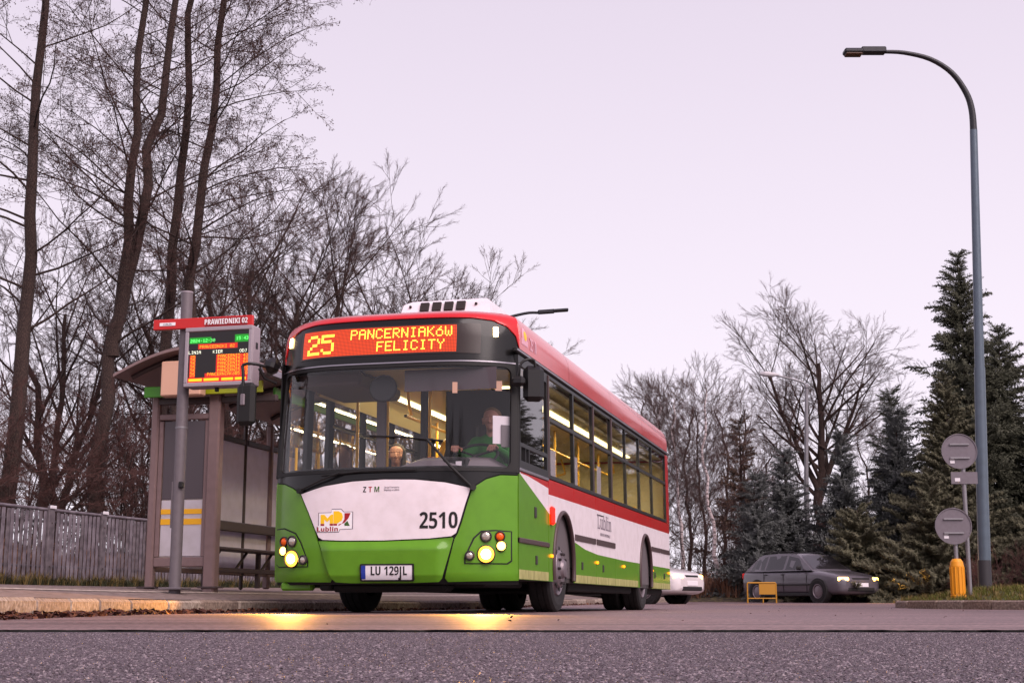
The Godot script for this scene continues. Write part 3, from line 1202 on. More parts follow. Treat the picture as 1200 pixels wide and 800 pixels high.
func build_conifers() -> void:
	var s1 = frond_mesh(1, "spruce")
	var s2 = frond_mesh(2, "pine")
	var g = "tall spruces behind the lamp post"
	conifer("tallest dark spruce with a ragged pointed top left of the curved lamp post", g, V(16.1, 0, -50), 401, 12.4, 3.1, 1.0, 0.5, 22, M.needle_dark, s1, 0.2, 1.25)
	conifer("dark spruce with thin top partly hidden behind the curved lamp post", g, V(17.75, 0, -51), 402, 9.8, 2.9, 1.0, 0.5, 20, M.needle_dark, s1, 0.2, 1.25)
	conifer("shorter dark spruce growing beyond the two tall pointed ones", g, V(19.3, 0, -49), 403, 8.4, 2.8, 0.6, 0.45, 22, M.needle_dark, s1, 0.2, 1.2)
	conifer("small dark spruce rising between the bare trees and the tallest spruce", g, V(14.2, 0, -53), 404, 7.6, 1.4, 1.0, 0.35, 16, M.needle_dark, s1, 0.2, 1.1)
	g = "broad olive pines behind the round signs"
	var i = 0
	for q in [[14.0, -45.5, 7.2, 2.4, "broad olive pine rising behind the upper round sign"], [17.2, -44.0, 6.4, 2.4, "broad olive pine standing right behind the curved lamp post"], [12.2, -41.5, 3.9, 2.6, "low spreading dark pine behind the lower round sign"], [15.6, -40.5, 3.8, 2.7, "low spreading dark pine between the signs and the lamp post"], [18.6, -41.0, 4.6, 2.6, "dark pine at the far side of the lamp post"], [10.4, -43.0, 3.2, 2.2, "low dark pine in front of the grey-blue spruces"], [20.2, -43.5, 6.6, 2.6, "broad olive pine past the lamp post beside the shorter spruce"], [13.4, -43.4, 5.2, 2.4, "olive pine filling the gap between the signs and the tallest spruce"], [17.0, -39.0, 3.6, 2.4, "low dark pine growing close behind the lamp post"]]:
		conifer(q[4], g, V(q[0], 0, q[1]), 410 + i, q[2], q[3], 0.15, -0.15, 26, M.needle_pine, s2, 0.3)
		i += 1
	g = "grey-blue spruces across the road"
	i = 0
	for q in [[12.9, -47.5, 6.2, 1.9, "tallest grey-blue spruce beside the dark pines"], [11.0, -47.5, 5.4, 1.8, "grey-blue spruce next to the tallest one"], [9.3, -48.5, 4.9, 1.7, "grey-blue spruce behind the mid-road lamp post"], [8.0, -47.0, 3.9, 1.6, "smallest grey-blue spruce at the end of the row"]]:
		conifer(q[4], g, V(q[0], 0, q[1]), 420 + i, q[2], q[3], 0.1, 0.05, 26, M.needle_blue, s1)
		i += 1
	conifer("thin brownish conifer with level boughs in the grove", "", V(8.6, 0, -53.5), 430, 6.6, 1.9, 0.8, 0.1, 6, M.needle_brown, s1)
	# the wood on the other side of the road, mirrored in the bus's windscreen
	var C = {"seg": 0.6, "taper": 0.3, "wob": 0.12, "up": 0.04, "dens": [0.0, 2.0, 1.7], "from": 0.2, "ratio": 0.5, "a0": 0.4, "a1": 0.85, "tw": 2.2, "spread": 0.55, "twup": 0.15, "size": 0.95, "lev": 1}
	i = 0
	for q in [[-10, 20, 12], [-16.5, 22, 13], [-5.5, 23, 12], [-12, 27, 14], [-1, 25, 12], [-7, 31, 14], [3.0, 27, 12], [0.5, 32, 14]]:
		var h = float(q[2])
		bare_tree("leafless_tree", "tall leafless tree in the wood facing the front of the bus", "wood facing the front of the bus", V(q[0], 0, q[1]), 500 + i, [{"p": [V(0, 0, 0), V(0.2, h * 0.35, 0), V(-0.1, h * 0.7, 0.2), V(0.1, h, 0)], "r0": 0.24, "r1": 0.04, "n": 30, "from": 0.18, "rise0": 0.3, "rise1": 1.0, "l0": h * 0.26, "l1": h * 0.13, "lr": 0.35}], C, M.bark, M.twig, "willow")
		i += 1


# ---------------------------------------------------------------- fence, shelter, stop sign

func build_fence() -> void:
	var a = bus_to_world(Vector3(-7.5, 0, -2.6))
	var f = thing("slat_fence", "grey fence of upright slats running behind the bus shelter", "fence", a, BUS_TURN)
	var rng = RandomNumberGenerator.new()
	rng.seed = 15
	var slats = []
	for k in 4:
		slats.append(rbox(Vector3(0, 0.55 + 0.004 * k, 0), Vector3(0.022, 1.06 + 0.008 * k, 0.074), 0.006).mesh())
	var post = rbox(Vector3(0.01, 0.6, 0), Vector3(0.05, 1.2, 0.15), 0.01).mesh()
	var cap = MB.new()
	cap.box(Vector3(0.045, 1.185, 0), Vector3(0.02, 0.05, 0.16), 0.006)
	var capm = cap.mesh()
	var bolt = rbox(Vector3(0.04, 0, 0), Vector3(0.016, 0.022, 0.022), 0.005).mesh()
	var n = 0
	var z = 0.0
	while z > -19.0:
		var y = pave_y(f.transform * Vector3(0, 0, z)) - 0.02
		if n % 13 == 0:
			var p = put("post", post, M.fence_slat_worn, f)
			p.position = Vector3(0.02, y, z)
			var c = put("cap", capm, M.sticker, p)
			c.position = Vector3.ZERO
			for by in [0.3, 0.95]:
				var bt = put("bolt", bolt, M.shelter_dark, p)
				bt.position = Vector3(0, by, 0)
		else:
			var s = put("slat", slats[rng.randi_range(0, 3)], M.fence_slat if rng.randf() < 0.7 else M.fence_slat_worn, f)
			s.position = Vector3(rng.randf_range(-0.004, 0.004), y + 0.03, z)
			s.rotation = Vector3(rng.randf_range(-0.008, 0.008), rng.randf_range(-0.05, 0.05), 0)
		n += 1
		z -= 0.118
	for h in [0.28, 0.95]:
		var mb = MB.new()
		for k in 12:
			var z0 = -19.0 * k / 12.0
			var z1 = -19.0 * (k + 1) / 12.0
			var y0 = pave_y(f.transform * Vector3(0, 0, z0))
			var y1 = pave_y(f.transform * Vector3(0, 0, z1))
			mb.tube([Vector3(-0.04, y0 + h, z0), Vector3(-0.04, y1 + h, z1)], [0.025, 0.025], 4)
		put("rail", mb, M.fence_slat_worn, f)
	var top = MB.new()
	for k in 12:
		var z0 = -19.0 * k / 12.0
		var z1 = -19.0 * (k + 1) / 12.0
		top.tube([Vector3(0, pave_y(f.transform * Vector3(0, 0, z0)) + 1.13, z0), Vector3(0, pave_y(f.transform * Vector3(0, 0, z1)) + 1.13, z1)], [0.03, 0.03], 4)
	put("top_rail", top, M.fence_slat, f)


func build_shelter() -> void:
	var s = thing("bus_shelter", "brown-grey bus shelter with arched roof, pale panels and a bench", "bus shelter", bus_to_world(Vector3(0, 0, 0)), BUS_TURN)
	var zn = -1.9
	var zf = -6.2
	var xr = -2.93
	var xb = -3.72
	for q in [[xr, zn, 0.15, 0.26], [xb, zn, 0.10, 0.3], [xb, zf, 0.10, 0.36], [xr, zf, 0.13, 0.32], [xb, -4.42, 0.055, 0.34], [xb, -5.25, 0.09, 0.36], [xb, -3.3, 0.055, 0.33]]:
		put("post", rbox(Vector3(q[0], (q[3] - 0.06 + 2.62) * 0.5, q[1]), Vector3(q[2], 2.62 - q[3] + 0.06, q[2]), 0.02), M.shelter_frame if q[2] > 0.06 else M.shelter_dark, s)
	for q in [[xr, zn], [xb, zn]]:
		put("foot_plate", rbox(Vector3(q[0], 0.285, q[1]), Vector3(0.24, 0.02, 0.2), 0.004), M.shelter_dark, s)
	# end wall facing the stop
	var xl = xb + 0.05
	var xh = xr - 0.075
	var xm = (xl + xh) * 0.5
	put("top_rail", rbox(Vector3(xm, 2.31, zn), Vector3(xh - xl, 0.07, 0.06), 0.008), M.shelter_frame, s)
	put("bottom_rail", rbox(Vector3(xm, 0.58, zn), Vector3(xh - xl, 0.11, 0.06), 0.008), M.shelter_frame, s)
	put("stile", rbox(Vector3(xl + 0.03, 1.45, zn), Vector3(0.055, 1.62, 0.05), 0.006), M.shelter_frame, s)
	put("stile", rbox(Vector3(xh - 0.03, 1.45, zn), Vector3(0.055, 1.62, 0.05), 0.006), M.shelter_frame, s)
	var pw = xh - xl - 0.13
	put("pane", rbox(Vector3(xm, 1.79, zn), Vector3(pw, 0.94, 0.014), 0.003), M.frosted_dark, s)
	put("pane", rbox(Vector3(xm, 0.98, zn), Vector3(pw, 0.66, 0.014), 0.003), M.poster_pale, s)
	put("warning_tape", rbox(Vector3(xm, 1.175, zn + 0.011), Vector3(pw, 0.06, 0.004), 0.001), M.tape_yellow, s)
	put("warning_tape", rbox(Vector3(xm, 1.055, zn + 0.011), Vector3(pw, 0.07, 0.004), 0.001), M.tape_yellow, s)
	# back wall
	for q in [[-1.98, -3.26], [-3.34, -4.38], [-4.46, -5.19], [-5.31, -6.14]]:
		var zc = (q[0] + q[1]) * 0.5
		var l = absf(q[1] - q[0])
		put("pane", rbox(Vector3(xb, 1.38, zc), Vector3(0.014, 1.72, l), 0.003), M.poster_pale, s)
		put("top_rail", rbox(Vector3(xb, 2.28, zc), Vector3(0.06, 0.07, l), 0.008), M.shelter_dark, s)
		put("bottom_rail", rbox(Vector3(xb, 0.5, zc), Vector3(0.05, 0.06, l), 0.008), M.shelter_frame, s)
	put("pane", rbox(Vector3(xm, 1.4, zf), Vector3(pw, 1.7, 0.014), 0.003), M.clear_pane, s)
	put("hand_rail", rbox(Vector3(xb + 0.12, 1.1, -4.2), Vector3(0.06, 0.13, 3.9), 0.012), M.shelter_dark, s)
	# bench
	var b = part("bench", s)
	for k in 3:
		put("slat", rbox(Vector3(xb + 0.2 + 0.12 * k, 0.78, -4.3), Vector3(0.1, 0.035, 3.2), 0.008), M.shelter_dark, b)
	put("beam", rbox(Vector3(xb + 0.3, 0.52, -4.3), Vector3(0.06, 0.06, 3.2), 0.008), M.shelter_dark, b)
	for z in [-2.8, -3.6, -4.4, -5.2, -5.8]:
		put("brace", bent([Vector3(xb + 0.3, 0.53, z), Vector3(xb + 0.3, 0.77, z - 0.35)], 0.02, 6), M.shelter_dark, b)
	for z in [-2.75, -4.3, -5.85]:
		put("leg", rbox(Vector3(xb + 0.3, 0.53, z), Vector3(0.06, 0.46, 0.06), 0.008), M.shelter_dark, b)
	# arched roof
	var rows = []
	var under = []
	for z in [zn + 0.45, zn - 0.5, -3.5, -5.0, zf - 0.3]:
		var r = []
		var u = []
		for k in 21:
			var t = k / 20.0
			var x = lerpf(-4.08, -2.12, t)
			var y = 2.74 + 0.33 * sin(PI * clampf(t * 0.92 + 0.02, 0, 1)) - 0.02 * t
			r.append(Vector3(x, y + 0.035, z))
			u.append(Vector3(x, y, z))
		rows.append(r)
		u.reverse()
		under.append(u)
	var rf = MB.new()
	rf.grid(rows)
	rf.grid(under)
	for e in [0, rows.size() - 1]:
		for k in 20:
			var p = rows[e][k]
			var q = rows[e][k + 1]
			var d = Vector3(0, -0.035, 0)
			if e == 0:
				rf.quad(p + d, q + d, q, p)
			else:
				rf.quad(q + d, p + d, p, q)
	for k in rows.size() - 1:
		rf.quad(rows[k + 1][0], rows[k + 1][0] - Vector3(0, 0.035, 0), rows[k][0] - Vector3(0, 0.035, 0), rows[k][0])
		rf.quad(rows[k][20], rows[k][20] - Vector3(0, 0.035, 0), rows[k + 1][20] - Vector3(0, 0.035, 0), rows[k + 1][20])
	var roof = put("roof", rf, M.shelter_frame, s)
	for z in [zn + 0.2, -3.0, -4.4, -5.8]:
		var pts = []
		for k in 13:
			var t = 0.06 + 0.88 * k / 12.0
			pts.append(Vector3(lerpf(-4.08, -2.12, t), 2.74 + 0.33 * sin(PI * clampf(t * 0.92 + 0.02, 0, 1)) - 0.02 * t - 0.03, z))
		put("rib", bent(pts, 0.03, 6), M.shelter_dark, roof)
	put("gutter", rbox(Vector3(-2.13, 2.76, -3.9), Vector3(0.05, 0.08, 5.0), 0.01), M.trim_silver, roof)
	put("fascia", rbox(Vector3(-3.5, 2.60, zn + 0.16), Vector3(0.62, 0.13, 0.04), 0.006), M.green_panel, s)
	put("fascia", rbox(Vector3(-2.72, 2.62, zn + 0.16), Vector3(0.90, 0.14, 0.04), 0.006), M.lime_panel, s)
	put("fascia", rbox(Vector3(-2.28, 2.60, -4.2), Vector3(0.04, 0.13, 4.2), 0.006), M.green_panel, s)
	put("name_box", rbox(Vector3(-3.22, 2.72, zn + 0.32), Vector3(0.52, 0.42, 0.16), 0.015), M.cream_box, s)
	put("cross_beam", rbox(Vector3(-2.95, 2.5, zn), Vector3(1.6, 0.08, 0.08), 0.01), M.shelter_dark, s)


const GLYPH := {
	"A": [14, 17, 17, 31, 17, 17, 17], "B": [30, 17, 17, 30, 17, 17, 30], "C": [14, 17, 16, 16, 16, 17, 14], "D": [30, 17, 17, 17, 17, 17, 30],
	"E": [31, 16, 16, 30, 16, 16, 31], "F": [31, 16, 16, 30, 16, 16, 16], "I": [14, 4, 4, 4, 4, 4, 14], "K": [17, 18, 20, 24, 20, 18, 17],
	"L": [16, 16, 16, 16, 16, 16, 31], "N": [17, 25, 25, 21, 19, 19, 17], "O": [14, 17, 17, 17, 17, 17, 14], "P": [30, 17, 17, 30, 16, 16, 16],
	"R": [30, 17, 17, 30, 20, 18, 17], "T": [31, 4, 4, 4, 4, 4, 4], "W": [17, 17, 17, 21, 21, 21, 10], "Y": [17, 17, 10, 4, 4, 4, 4], "J": [7, 2, 2, 2, 2, 18, 12],
	"Ó": [2, 4, 14, 17, 17, 17, 14], "Z": [31, 1, 2, 4, 8, 16, 31], "M": [17, 27, 21, 21, 17, 17, 17], "0": [14, 17, 19, 21, 25, 17, 14], "1": [4, 12, 4, 4, 4, 4, 14], "2": [14, 17, 1, 6, 8, 16, 31],
	"3": [30, 1, 1, 14, 1, 1, 30], "4": [2, 6, 10, 18, 31, 2, 2], "5": [31, 16, 30, 1, 1, 17, 14], "8": [14, 17, 17, 14, 17, 17, 14], "9": [14, 17, 17, 15, 1, 17, 14], "-": [0, 0, 0, 14, 0, 0, 0], ":": [0, 4, 0, 0, 0, 4, 0], " ": [0, 0, 0, 0, 0, 0, 0],
}


# draw dot-matrix text: one lit diode per dot, cell pixels apart
func dots(im: Image, text: String, x: int, y: int, cell: int, c: Color, wide := 1, tall := 1) -> void:
	for ch in text:
		var g = GLYPH.get(ch, GLYPH[" "])
		for r in 7:
			for b in 5:
				if (g[r] >> (4 - b)) & 1:
					for ty in tall:
						for tx in wide:
							im.fill_rect(Rect2i(x + (b * wide + tx) * cell, y + (r * tall + ty) * cell, maxi(1, cell - 1), maxi(1, cell - 1)), c)
		x += (5 * wide + 1) * cell


func screen_material(called: String, im: Image, energy: float) -> StandardMaterial3D:
	var m = mat(called, Color(0.05, 0.04, 0.04), 0.3)
	m.emission_enabled = true
	m.emission = Color.WHITE
	m.emission_operator = BaseMaterial3D.EMISSION_OP_MULTIPLY
	m.emission_texture = ImageTexture.create_from_image(im)
	m.emission_energy_multiplier = energy
	return m


func build_stop_sign() -> void:
	var at = bus_to_world(Vector3(-2.65, 0, -0.49))
	var s = thing("stop_sign_post", "grey bus stop pole carrying a red name board and a lit departure display", "bus stop sign", at, BUS_TURN)
	put("pole", bent([Vector3(0, 0.2, 0), Vector3(0, 3.5, 0)], 0.064, 20), M.post_grey, s)
	put("cap", bent([Vector3(0, 3.5, 0), Vector3(0, 3.515, 0)], 0.066, 20), M.cabinet_grey, s)
	put("foot_plate", rbox(Vector3(0, 0.255, 0), Vector3(0.26, 0.024, 0.26), 0.005), M.post_grey, s)
	put("clamp", bent([Vector3(0, 1.98, 0), Vector3(0, 2.0, 0)], 0.068, 16), M.galvanised, s)
	put("button_box", rbox(Vector3(0.055, 1.36, 0.06), Vector3(0.05, 0.07, 0.05), 0.01), M.letter_black, s)
	put("cable_duct", bent([Vector3(-0.06, 0.9, 0.03), Vector3(-0.062, 1.4, 0.03)], 0.012, 6), M.post_grey, s)
	var bd = put("name_board", rbox(Vector3(0.26, 3.13, 0.095), Vector3(1.19, 0.115, 0.05), 0.006), M.board_red, s)
	put("name_panel", rbox(Vector3(0.545, 3.13, 0.122), Vector3(0.50, 0.092, 0.006), 0.001), M.board_deep_red, bd)
	var tx = put("lettering", lettering("PRAWIEDNIKI 02", 0.058, 0.004), M.letter_white, bd)
	tx.position = Vector3(0.545, 3.13, 0.128)
	tx.scale = Vector3(0.80, 1, 1)
	put("sticker", rbox(Vector3(-0.16, 3.13, 0.122), Vector3(0.19, 0.036, 0.006), 0.001), M.letter_white, bd)
	var tx2 = put("lettering", lettering("LUBLIN", 0.022, 0.002, false), M.letter_grey, bd)
	tx2.position = Vector3(-0.16, 3.13, 0.126)
	# display cabinet
	var cab = put("display_cabinet", rbox(Vector3(0.47, 2.745, 0.02), Vector3(0.80, 0.66, 0.2), 0.015), M.cabinet_grey, s)
	for q in [[0.47, 3.05, 0.80, 0.045], [0.47, 2.44, 0.80, 0.045], [0.0925, 2.745, 0.045, 0.566], [0.8475, 2.745, 0.045, 0.566]]:
		put("bezel", rbox(Vector3(q[0], q[1], 0.132), Vector3(q[2] - 0.004, q[3], 0.024), 0.006), M.cabinet_grey, cab)
	put("bracket", rbox(Vector3(0.42, 2.40, 0.03), Vector3(0.04, 0.06, 0.04), 0.006), M.letter_black, cab)
	put("vent", rbox(Vector3(0.872, 2.86, 0.02), Vector3(0.006, 0.07, 0.05), 0.002), M.letter_black, cab)
	var im = Image.create(142, 114, false, Image.FORMAT_RGB8)
	im.fill(Color(0.03, 0.012, 0.012))
	var O1 = Color(1.0, 0.62, 0.04)
	var R0 = Color(0.62, 0.07, 0.01)
	var G0 = Color(0.02, 0.42, 0.06)
	var G1 = Color(0.45, 1.0, 0.5)
	im.fill_rect(Rect2i(1, 13, 52, 14), G0)
	im.fill_rect(Rect2i(109, 10, 32, 17), G0)
	dots(im, "2024-12-30", 3, 17, 1, G1)
	dots(im, "15:43", 112, 15, 1, G1)
	im.fill_rect(Rect2i(22, 28, 94, 12), R0)
	dots(im, "PRAWIEDNIKI 02", 26, 31, 1, O1)
	dots(im, "LINIA", 0, 43, 1, Color(1, 1, 0.9))
	dots(im, "KIER", 58, 43, 1, Color(1, 1, 0.9))
	dots(im, "ODJ", 121, 43, 1, Color(1, 1, 0.9))
	im.fill_rect(Rect2i(3, 53, 14, 50), R0)
	im.fill_rect(Rect2i(66, 53, 76, 50), R0)
	im.fill_rect(Rect2i(40, 94, 100, 20), R0)
	im.fill_rect(Rect2i(0, 103, 142, 11), R0)
	for r in 6:
		dots(im, "25", 5, 53 + r * 8, 1, O1)
		dots(im, "PANCERNI" if r < 5 else "PANCERNIAKÓW", 70 if r < 5 else 46, 53 + r * 8, 1, O1)
		dots(im, ["15:43", "15:48", "15:54", "15:59"][r % 4], 112, 53 + r * 8, 1, O1)
	for q in [[2, 32], [38, 36], [80, 28], [112, 26]]:
		im.fill_rect(Rect2i(q[0], 105, q[1], 6), O1)
	var sc = MB.new()
	sc.quad(Vector3(0.115, 2.4625, 0.128), Vector3(0.825, 2.4625, 0.128), Vector3(0.825, 3.0275, 0.128), Vector3(0.115, 3.0275, 0.128))
	var scr = put("screen", sc, screen_material("departure_screen", im, 0.95), cab)
	scr.name = "screen"


func disc_sign(parent: Node, c: Vector3, r: float) -> void:
	var d = MB.new()
	d.lathe([Vector2(0, -0.014), Vector2(r, -0.014), Vector2(r, 0.014), Vector2(r - 0.014, 0.014), Vector2(r - 0.014, 0.0), Vector2(0, 0.0)], Transform3D(Basis.IDENTITY, c), 40)
	put("plate", d, M.sign_back, parent)
	for dy in [-0.12, 0.12]:
		put("bracket", rbox(c + Vector3(0, dy, 0.02), Vector3(0.34, 0.03, 0.02), 0.004), M.galvanised, parent)
	put("sticker", rbox(c + Vector3(-0.13, -0.13, 0.004), Vector3(0.07, 0.05, 0.004), 0.001), M.sticker, parent)
	put("sticker", rbox(c + Vector3(-0.13, -0.19, 0.004), Vector3(0.08, 0.045, 0.004), 0.001), M.sticker, parent)


func island_y(p: Vector2) -> float:
	var d = 9e9
	var ol = island_outline()
	for i in ol.size():
		var q = Geometry2D.get_closest_point_to_segment(p, ol[i], ol[(i + 1) % ol.size()])
		d = minf(d, q.distance_to(p))
	return 0.125 + 0.2 * smoothstep(0.0, 1.6, d)


func island_outline() -> PackedVector2Array:
	return PackedVector2Array([Vector2(6.95, -25.9), Vector2(6.98, -25.3), Vector2(7.2, -24.3), Vector2(7.65, -22.9), Vector2(8.5, -20.9), Vector2(10.0, -18.5), Vector2(12.5, -16.5), Vector2(20, -14), Vector2(22, -30), Vector2(12, -30.5), Vector2(8.6, -29), Vector2(7.3, -27.0)])


func build_island() -> void:
	var ol = island_outline()
	var mb = MB.new()
	patch(mb, ol, [], func(p): return Vector3(p.x, island_y(p), p.y), Vector2(0.7, 0.7), 0.0)
	for i in mb.n.size():
		mb.n[i] = -mb.n[i]
	var flipped = PackedInt32Array()
	for i in range(0, mb.ix.size(), 3):
		flipped.append_array([mb.ix[i], mb.ix[i + 2], mb.ix[i + 1]])
	mb.ix = flipped
	put("traffic_island", mb, M.lawn).set_meta("kind", "structure")
	var kerb = Node3D.new()
	kerb.name = "island_kerb"
	add_child(kerb)
	kerb.set_meta("kind", "structure")
	var rng = RandomNumberGenerator.new()
	rng.seed = 9
	for i in [11, 0, 1, 2, 3, 4, 5]:
		var a = ol[i]
		var b = ol[(i + 1) % ol.size()]
		var n = maxi(1, roundi(a.distance_to(b) / 0.95))
		for k in n:
			var p = a.lerp(b, float(k) / n)
			var q = a.lerp(b, float(k + 1) / n)
			var d3 = Vector3(q.x - p.x, 0, q.y - p.y).normalized()
			var mid = Vector3((p.x + q.x) * 0.5, 0.03 + rng.randf_range(-0.006, 0.006), (p.y + q.y) * 0.5)
			put("kerb_stone", rbox(mid, Vector3(p.distance_to(q) - 0.012, 0.25, 0.16), 0.025, Basis(d3, Vector3.UP, d3.cross(Vector3.UP))), M["kerb_%d" % rng.randi_range(1, 2)], kerb)
	var y = island_y(Vector2(7.95, -25.0))
	var s1 = thing("round_sign", "round traffic sign seen from behind on a tall grey post with a small plate below", "traffic sign", Vector3(7.95, 0, -25.0), -0.06)
	put("post", bent([Vector3(0, y - 0.05, -0.04), Vector3(0, 3.0, -0.04)], 0.036, 12), M.galvanised, s1)
	disc_sign(s1, Vector3(-0.06, 2.74, 0.0), 0.31)
	put("lower_plate", rbox(Vector3(0, 2.27, 0.0), Vector3(0.46, 0.21, 0.008), 0.002), M.sign_back, s1)
	put("sticker", rbox(Vector3(-0.12, 2.24, 0.007), Vector3(0.09, 0.06, 0.004), 0.001), M.sticker, s1)
	put("post_cap", bent([Vector3(0, 3.0, -0.04), Vector3(0, 3.015, -0.04)], 0.038, 12), M.lamp_post_foot, s1)
	y = island_y(Vector2(7.72, -24.8))
	var s2 = thing("round_sign", "round traffic sign seen from behind on a ribbed yellow bollard", "traffic sign", Vector3(7.68, 0, -24.8), -0.05)
	put("post", bent([Vector3(0, 0.85, -0.04), Vector3(0, 1.74, -0.04)], 0.034, 12), M.galvanised, s2)
	disc_sign(s2, Vector3(-0.03, 1.42, 0.0), 0.315)
	var bo = MB.new()
	bo.lathe([Vector2(0.135, y - 0.03), Vector2(0.135, y + 0.05), Vector2(0.118, y + 0.06), Vector2(0.118, 0.74), Vector2(0.105, 0.81), Vector2(0.07, 0.86), Vector2(0.0, 0.87)], facing(Vector3(0, 0, -0.04), Vector3.UP, Vector3(0, 0, 1)), 24)
	var bol = put("bollard", bo, M.yellow_plastic, s2)
	for k in 12:
		var a = TAU * k / 12.0
		put("rib", bent([Vector3(cos(a) * 0.118, y + 0.07, sin(a) * 0.118 - 0.04), Vector3(cos(a) * 0.118, 0.72, sin(a) * 0.118 - 0.04)], 0.013, 6), M.yellow_plastic, bol)


func build_lamps() -> void:
	# tall curved lamp on the island
	var y = island_y(Vector2(8.53, -26.0))
	var l = thing("street_lamp", "tall blue-grey street lamp with a curved arm standing on the grassy island", "street lamp", Vector3(8.53, 0, -26))
	var pole = MB.new()
	pole.tube([Vector3(0, y - 0.05, 0), Vector3(0.05, 2.0, 0), Vector3(0.14, 4.4, 0)], [0.115, 0.108, 0.098], 20)
	pole.tube([Vector3(0.14, 4.4, 0), Vector3(0.23, 7.0, 0), Vector3(0.3, 9.0, 0)], [0.088, 0.078, 0.07], 20)
	put("pole", pole, M.lamp_post, l)
	var foot = MB.new()
	foot.tube([Vector3(0, y - 0.05, 0), Vector3(0.01, y + 0.55, 0)], [0.122, 0.119], 20)
	put("foot_sleeve", foot, M.lamp_post_foot, l)
	var arm = smooth_path([Vector3(0.3, 9.0, 0), Vector3(0.29, 9.4, 0), Vector3(0.2, 9.75, 0), Vector3(-0.05, 10.15, 0), Vector3(-0.45, 10.43, 0), Vector3(-0.95, 10.56, 0), Vector3(-1.35, 10.58, 0)], 4)
	var ar = MB.new()
	var rr = []
	for i in arm.size():
		rr.append(lerpf(0.068, 0.036, float(i) / (arm.size() - 1)))
	ar.tube(arm, rr, 14)
	put("arm", ar, M.lamp_housing, l)
	var head = put("lamp_head", rbox(Vector3(-1.55, 10.6, 0), Vector3(0.48, 0.12, 0.2), 0.02), M.lamp_housing, l)
	put("lamp_tip", rbox(Vector3(-1.93, 10.575, 0), Vector3(0.38, 0.10, 0.24), 0.03), M.lamp_housing, head)
	put("lamp_cover", rbox(Vector3(-1.93, 10.525, 0), Vector3(0.32, 0.05, 0.2), 0.015), M.lamp_cover, head)
	# older lamp across the road
	var p = Vector3(10.28, 0, -50)
	var g = land_y(p)
	var l2 = thing("street_lamp", "older grey street lamp with a pale oval head standing behind the moving car", "street lamp", p)
	var q = MB.new()
	q.tube([Vector3(0, g - 0.1, 0), Vector3(0.05, 4, 0), Vector3(0.2, 7.75, 0)], [0.10, 0.085, 0.06], 14)
	put("pole", q, M.galvanised, l2)
	put("arm", bent(smooth_path([Vector3(0.2, 7.7, 0), Vector3(0.05, 7.85, 0), Vector3(-0.45, 8.0, 0), Vector3(-0.9, 8.1, 0)], 4), 0.035, 8), M.galvanised, l2)
	put("arm_collar", rbox(Vector3(0.2, 7.7, 0), Vector3(0.16, 0.14, 0.16), 0.03), M.galvanised, l2)
	var hd = MB.new()
	hd.lathe([Vector2(0.0, -0.33), Vector2(0.09, -0.30), Vector2(0.15, -0.15), Vector2(0.155, 0.0), Vector2(0.12, 0.2), Vector2(0.06, 0.36), Vector2(0, 0.38)], facing(Vector3(-1.15, 8.14, 0), Vector3(1, -0.06, 0)).scaled_local(Vector3(1, 0.6, 1)), 18)
	put("lamp_head", hd, M.lamp_shell, l2)
	# lamp whose arm shows above the bus roof
	p = Vector3(-0.25, 0, -42)
	p = p + Vector3(-2.0, 0, 0)
	var l3 = thing("street_lamp", "dark street lamp whose arm reaches out above the bus roof", "street lamp", p)
	g = maxf(pave_y(p), 0.2)
	var q3 = MB.new()
	q3.tube([Vector3(0, g - 0.1, 0), Vector3(0, 4, 0), Vector3(0, 7.2, 0)], [0.10, 0.085, 0.065], 14)
	put("pole", q3, M.lamp_post, l3)
	put("arm", bent(smooth_path([Vector3(0, 7.2, 0), Vector3(0.5, 7.75, 0), Vector3(1.6, 8.4, 0), Vector3(2.6, 8.7, 0), Vector3(3.05, 8.73, 0)], 4), 0.042, 8), M.lamp_housing, l3)
	var h3 = put("lamp_head", rbox(Vector3(3.28, 8.76, 0), Vector3(0.5, 0.11, 0.2), 0.02, Basis(Vector3(0, 0, 1), 0.07)), M.lamp_housing, l3)
	put("lamp_tip", rbox(Vector3(3.72, 8.80, 0), Vector3(0.46, 0.075, 0.24), 0.02, Basis(Vector3(0, 0, 1), 0.07)), M.lamp_housing, h3)


# ---------------------------------------------------------------- bus

func table(y: float, t: Array) -> float:
	for i in t.size() - 1:
		if y <= t[i + 1][0]:
			var f = clampf((y - t[i][0]) / (t[i + 1][0] - t[i][0]), 0, 1)
			return lerpf(t[i][1], t[i + 1][1], f)
	return t[-1][1]


func side_x(y: float) -> float:
	return W - 0.012 * smoothstep(1.4, 2.6, y) - 0.10 * pow(clampf((y - 2.72) / 0.29, 0, 1), 2.6)


func front_at(p: Vector2) -> Vector3:
	var t = minf(absf(p.x) / W, 1.0)
	var plan = 0.40 * (1.0 - pow(t, 4.0))
	var lean = table(p.y, [[0.26, -0.05], [0.36, 0.0], [0.6, 0.015], [1.2, 0.02], [1.37, 0.005], [2.2, -0.06], [2.44, -0.08], [2.75, -0.115], [2.88, -0.135], [2.95, -0.17], [2.99, -0.235], [3.03, -0.40]])
	return Vector3(p.x * side_x(p.y) / W, p.y, plan + lean)


func right_at(p: Vector2) -> Vector3:
	return Vector3(side_x(p.y), p.y, -p.x)


func left_at(p: Vector2) -> Vector3:
	return Vector3(-side_x(p.y), p.y, p.x)


func fpatch(called: String, poly: PackedVector2Array, holes: Array, m: Material, parent: Node, thick := 0.014, off := 0.0, cell := Vector2(0.08, 0.08)) -> MeshInstance3D:
	var mb = MB.new()
	patch(mb, poly, holes, front_at, cell, thick, off)
	return put(called, mb, m, parent)


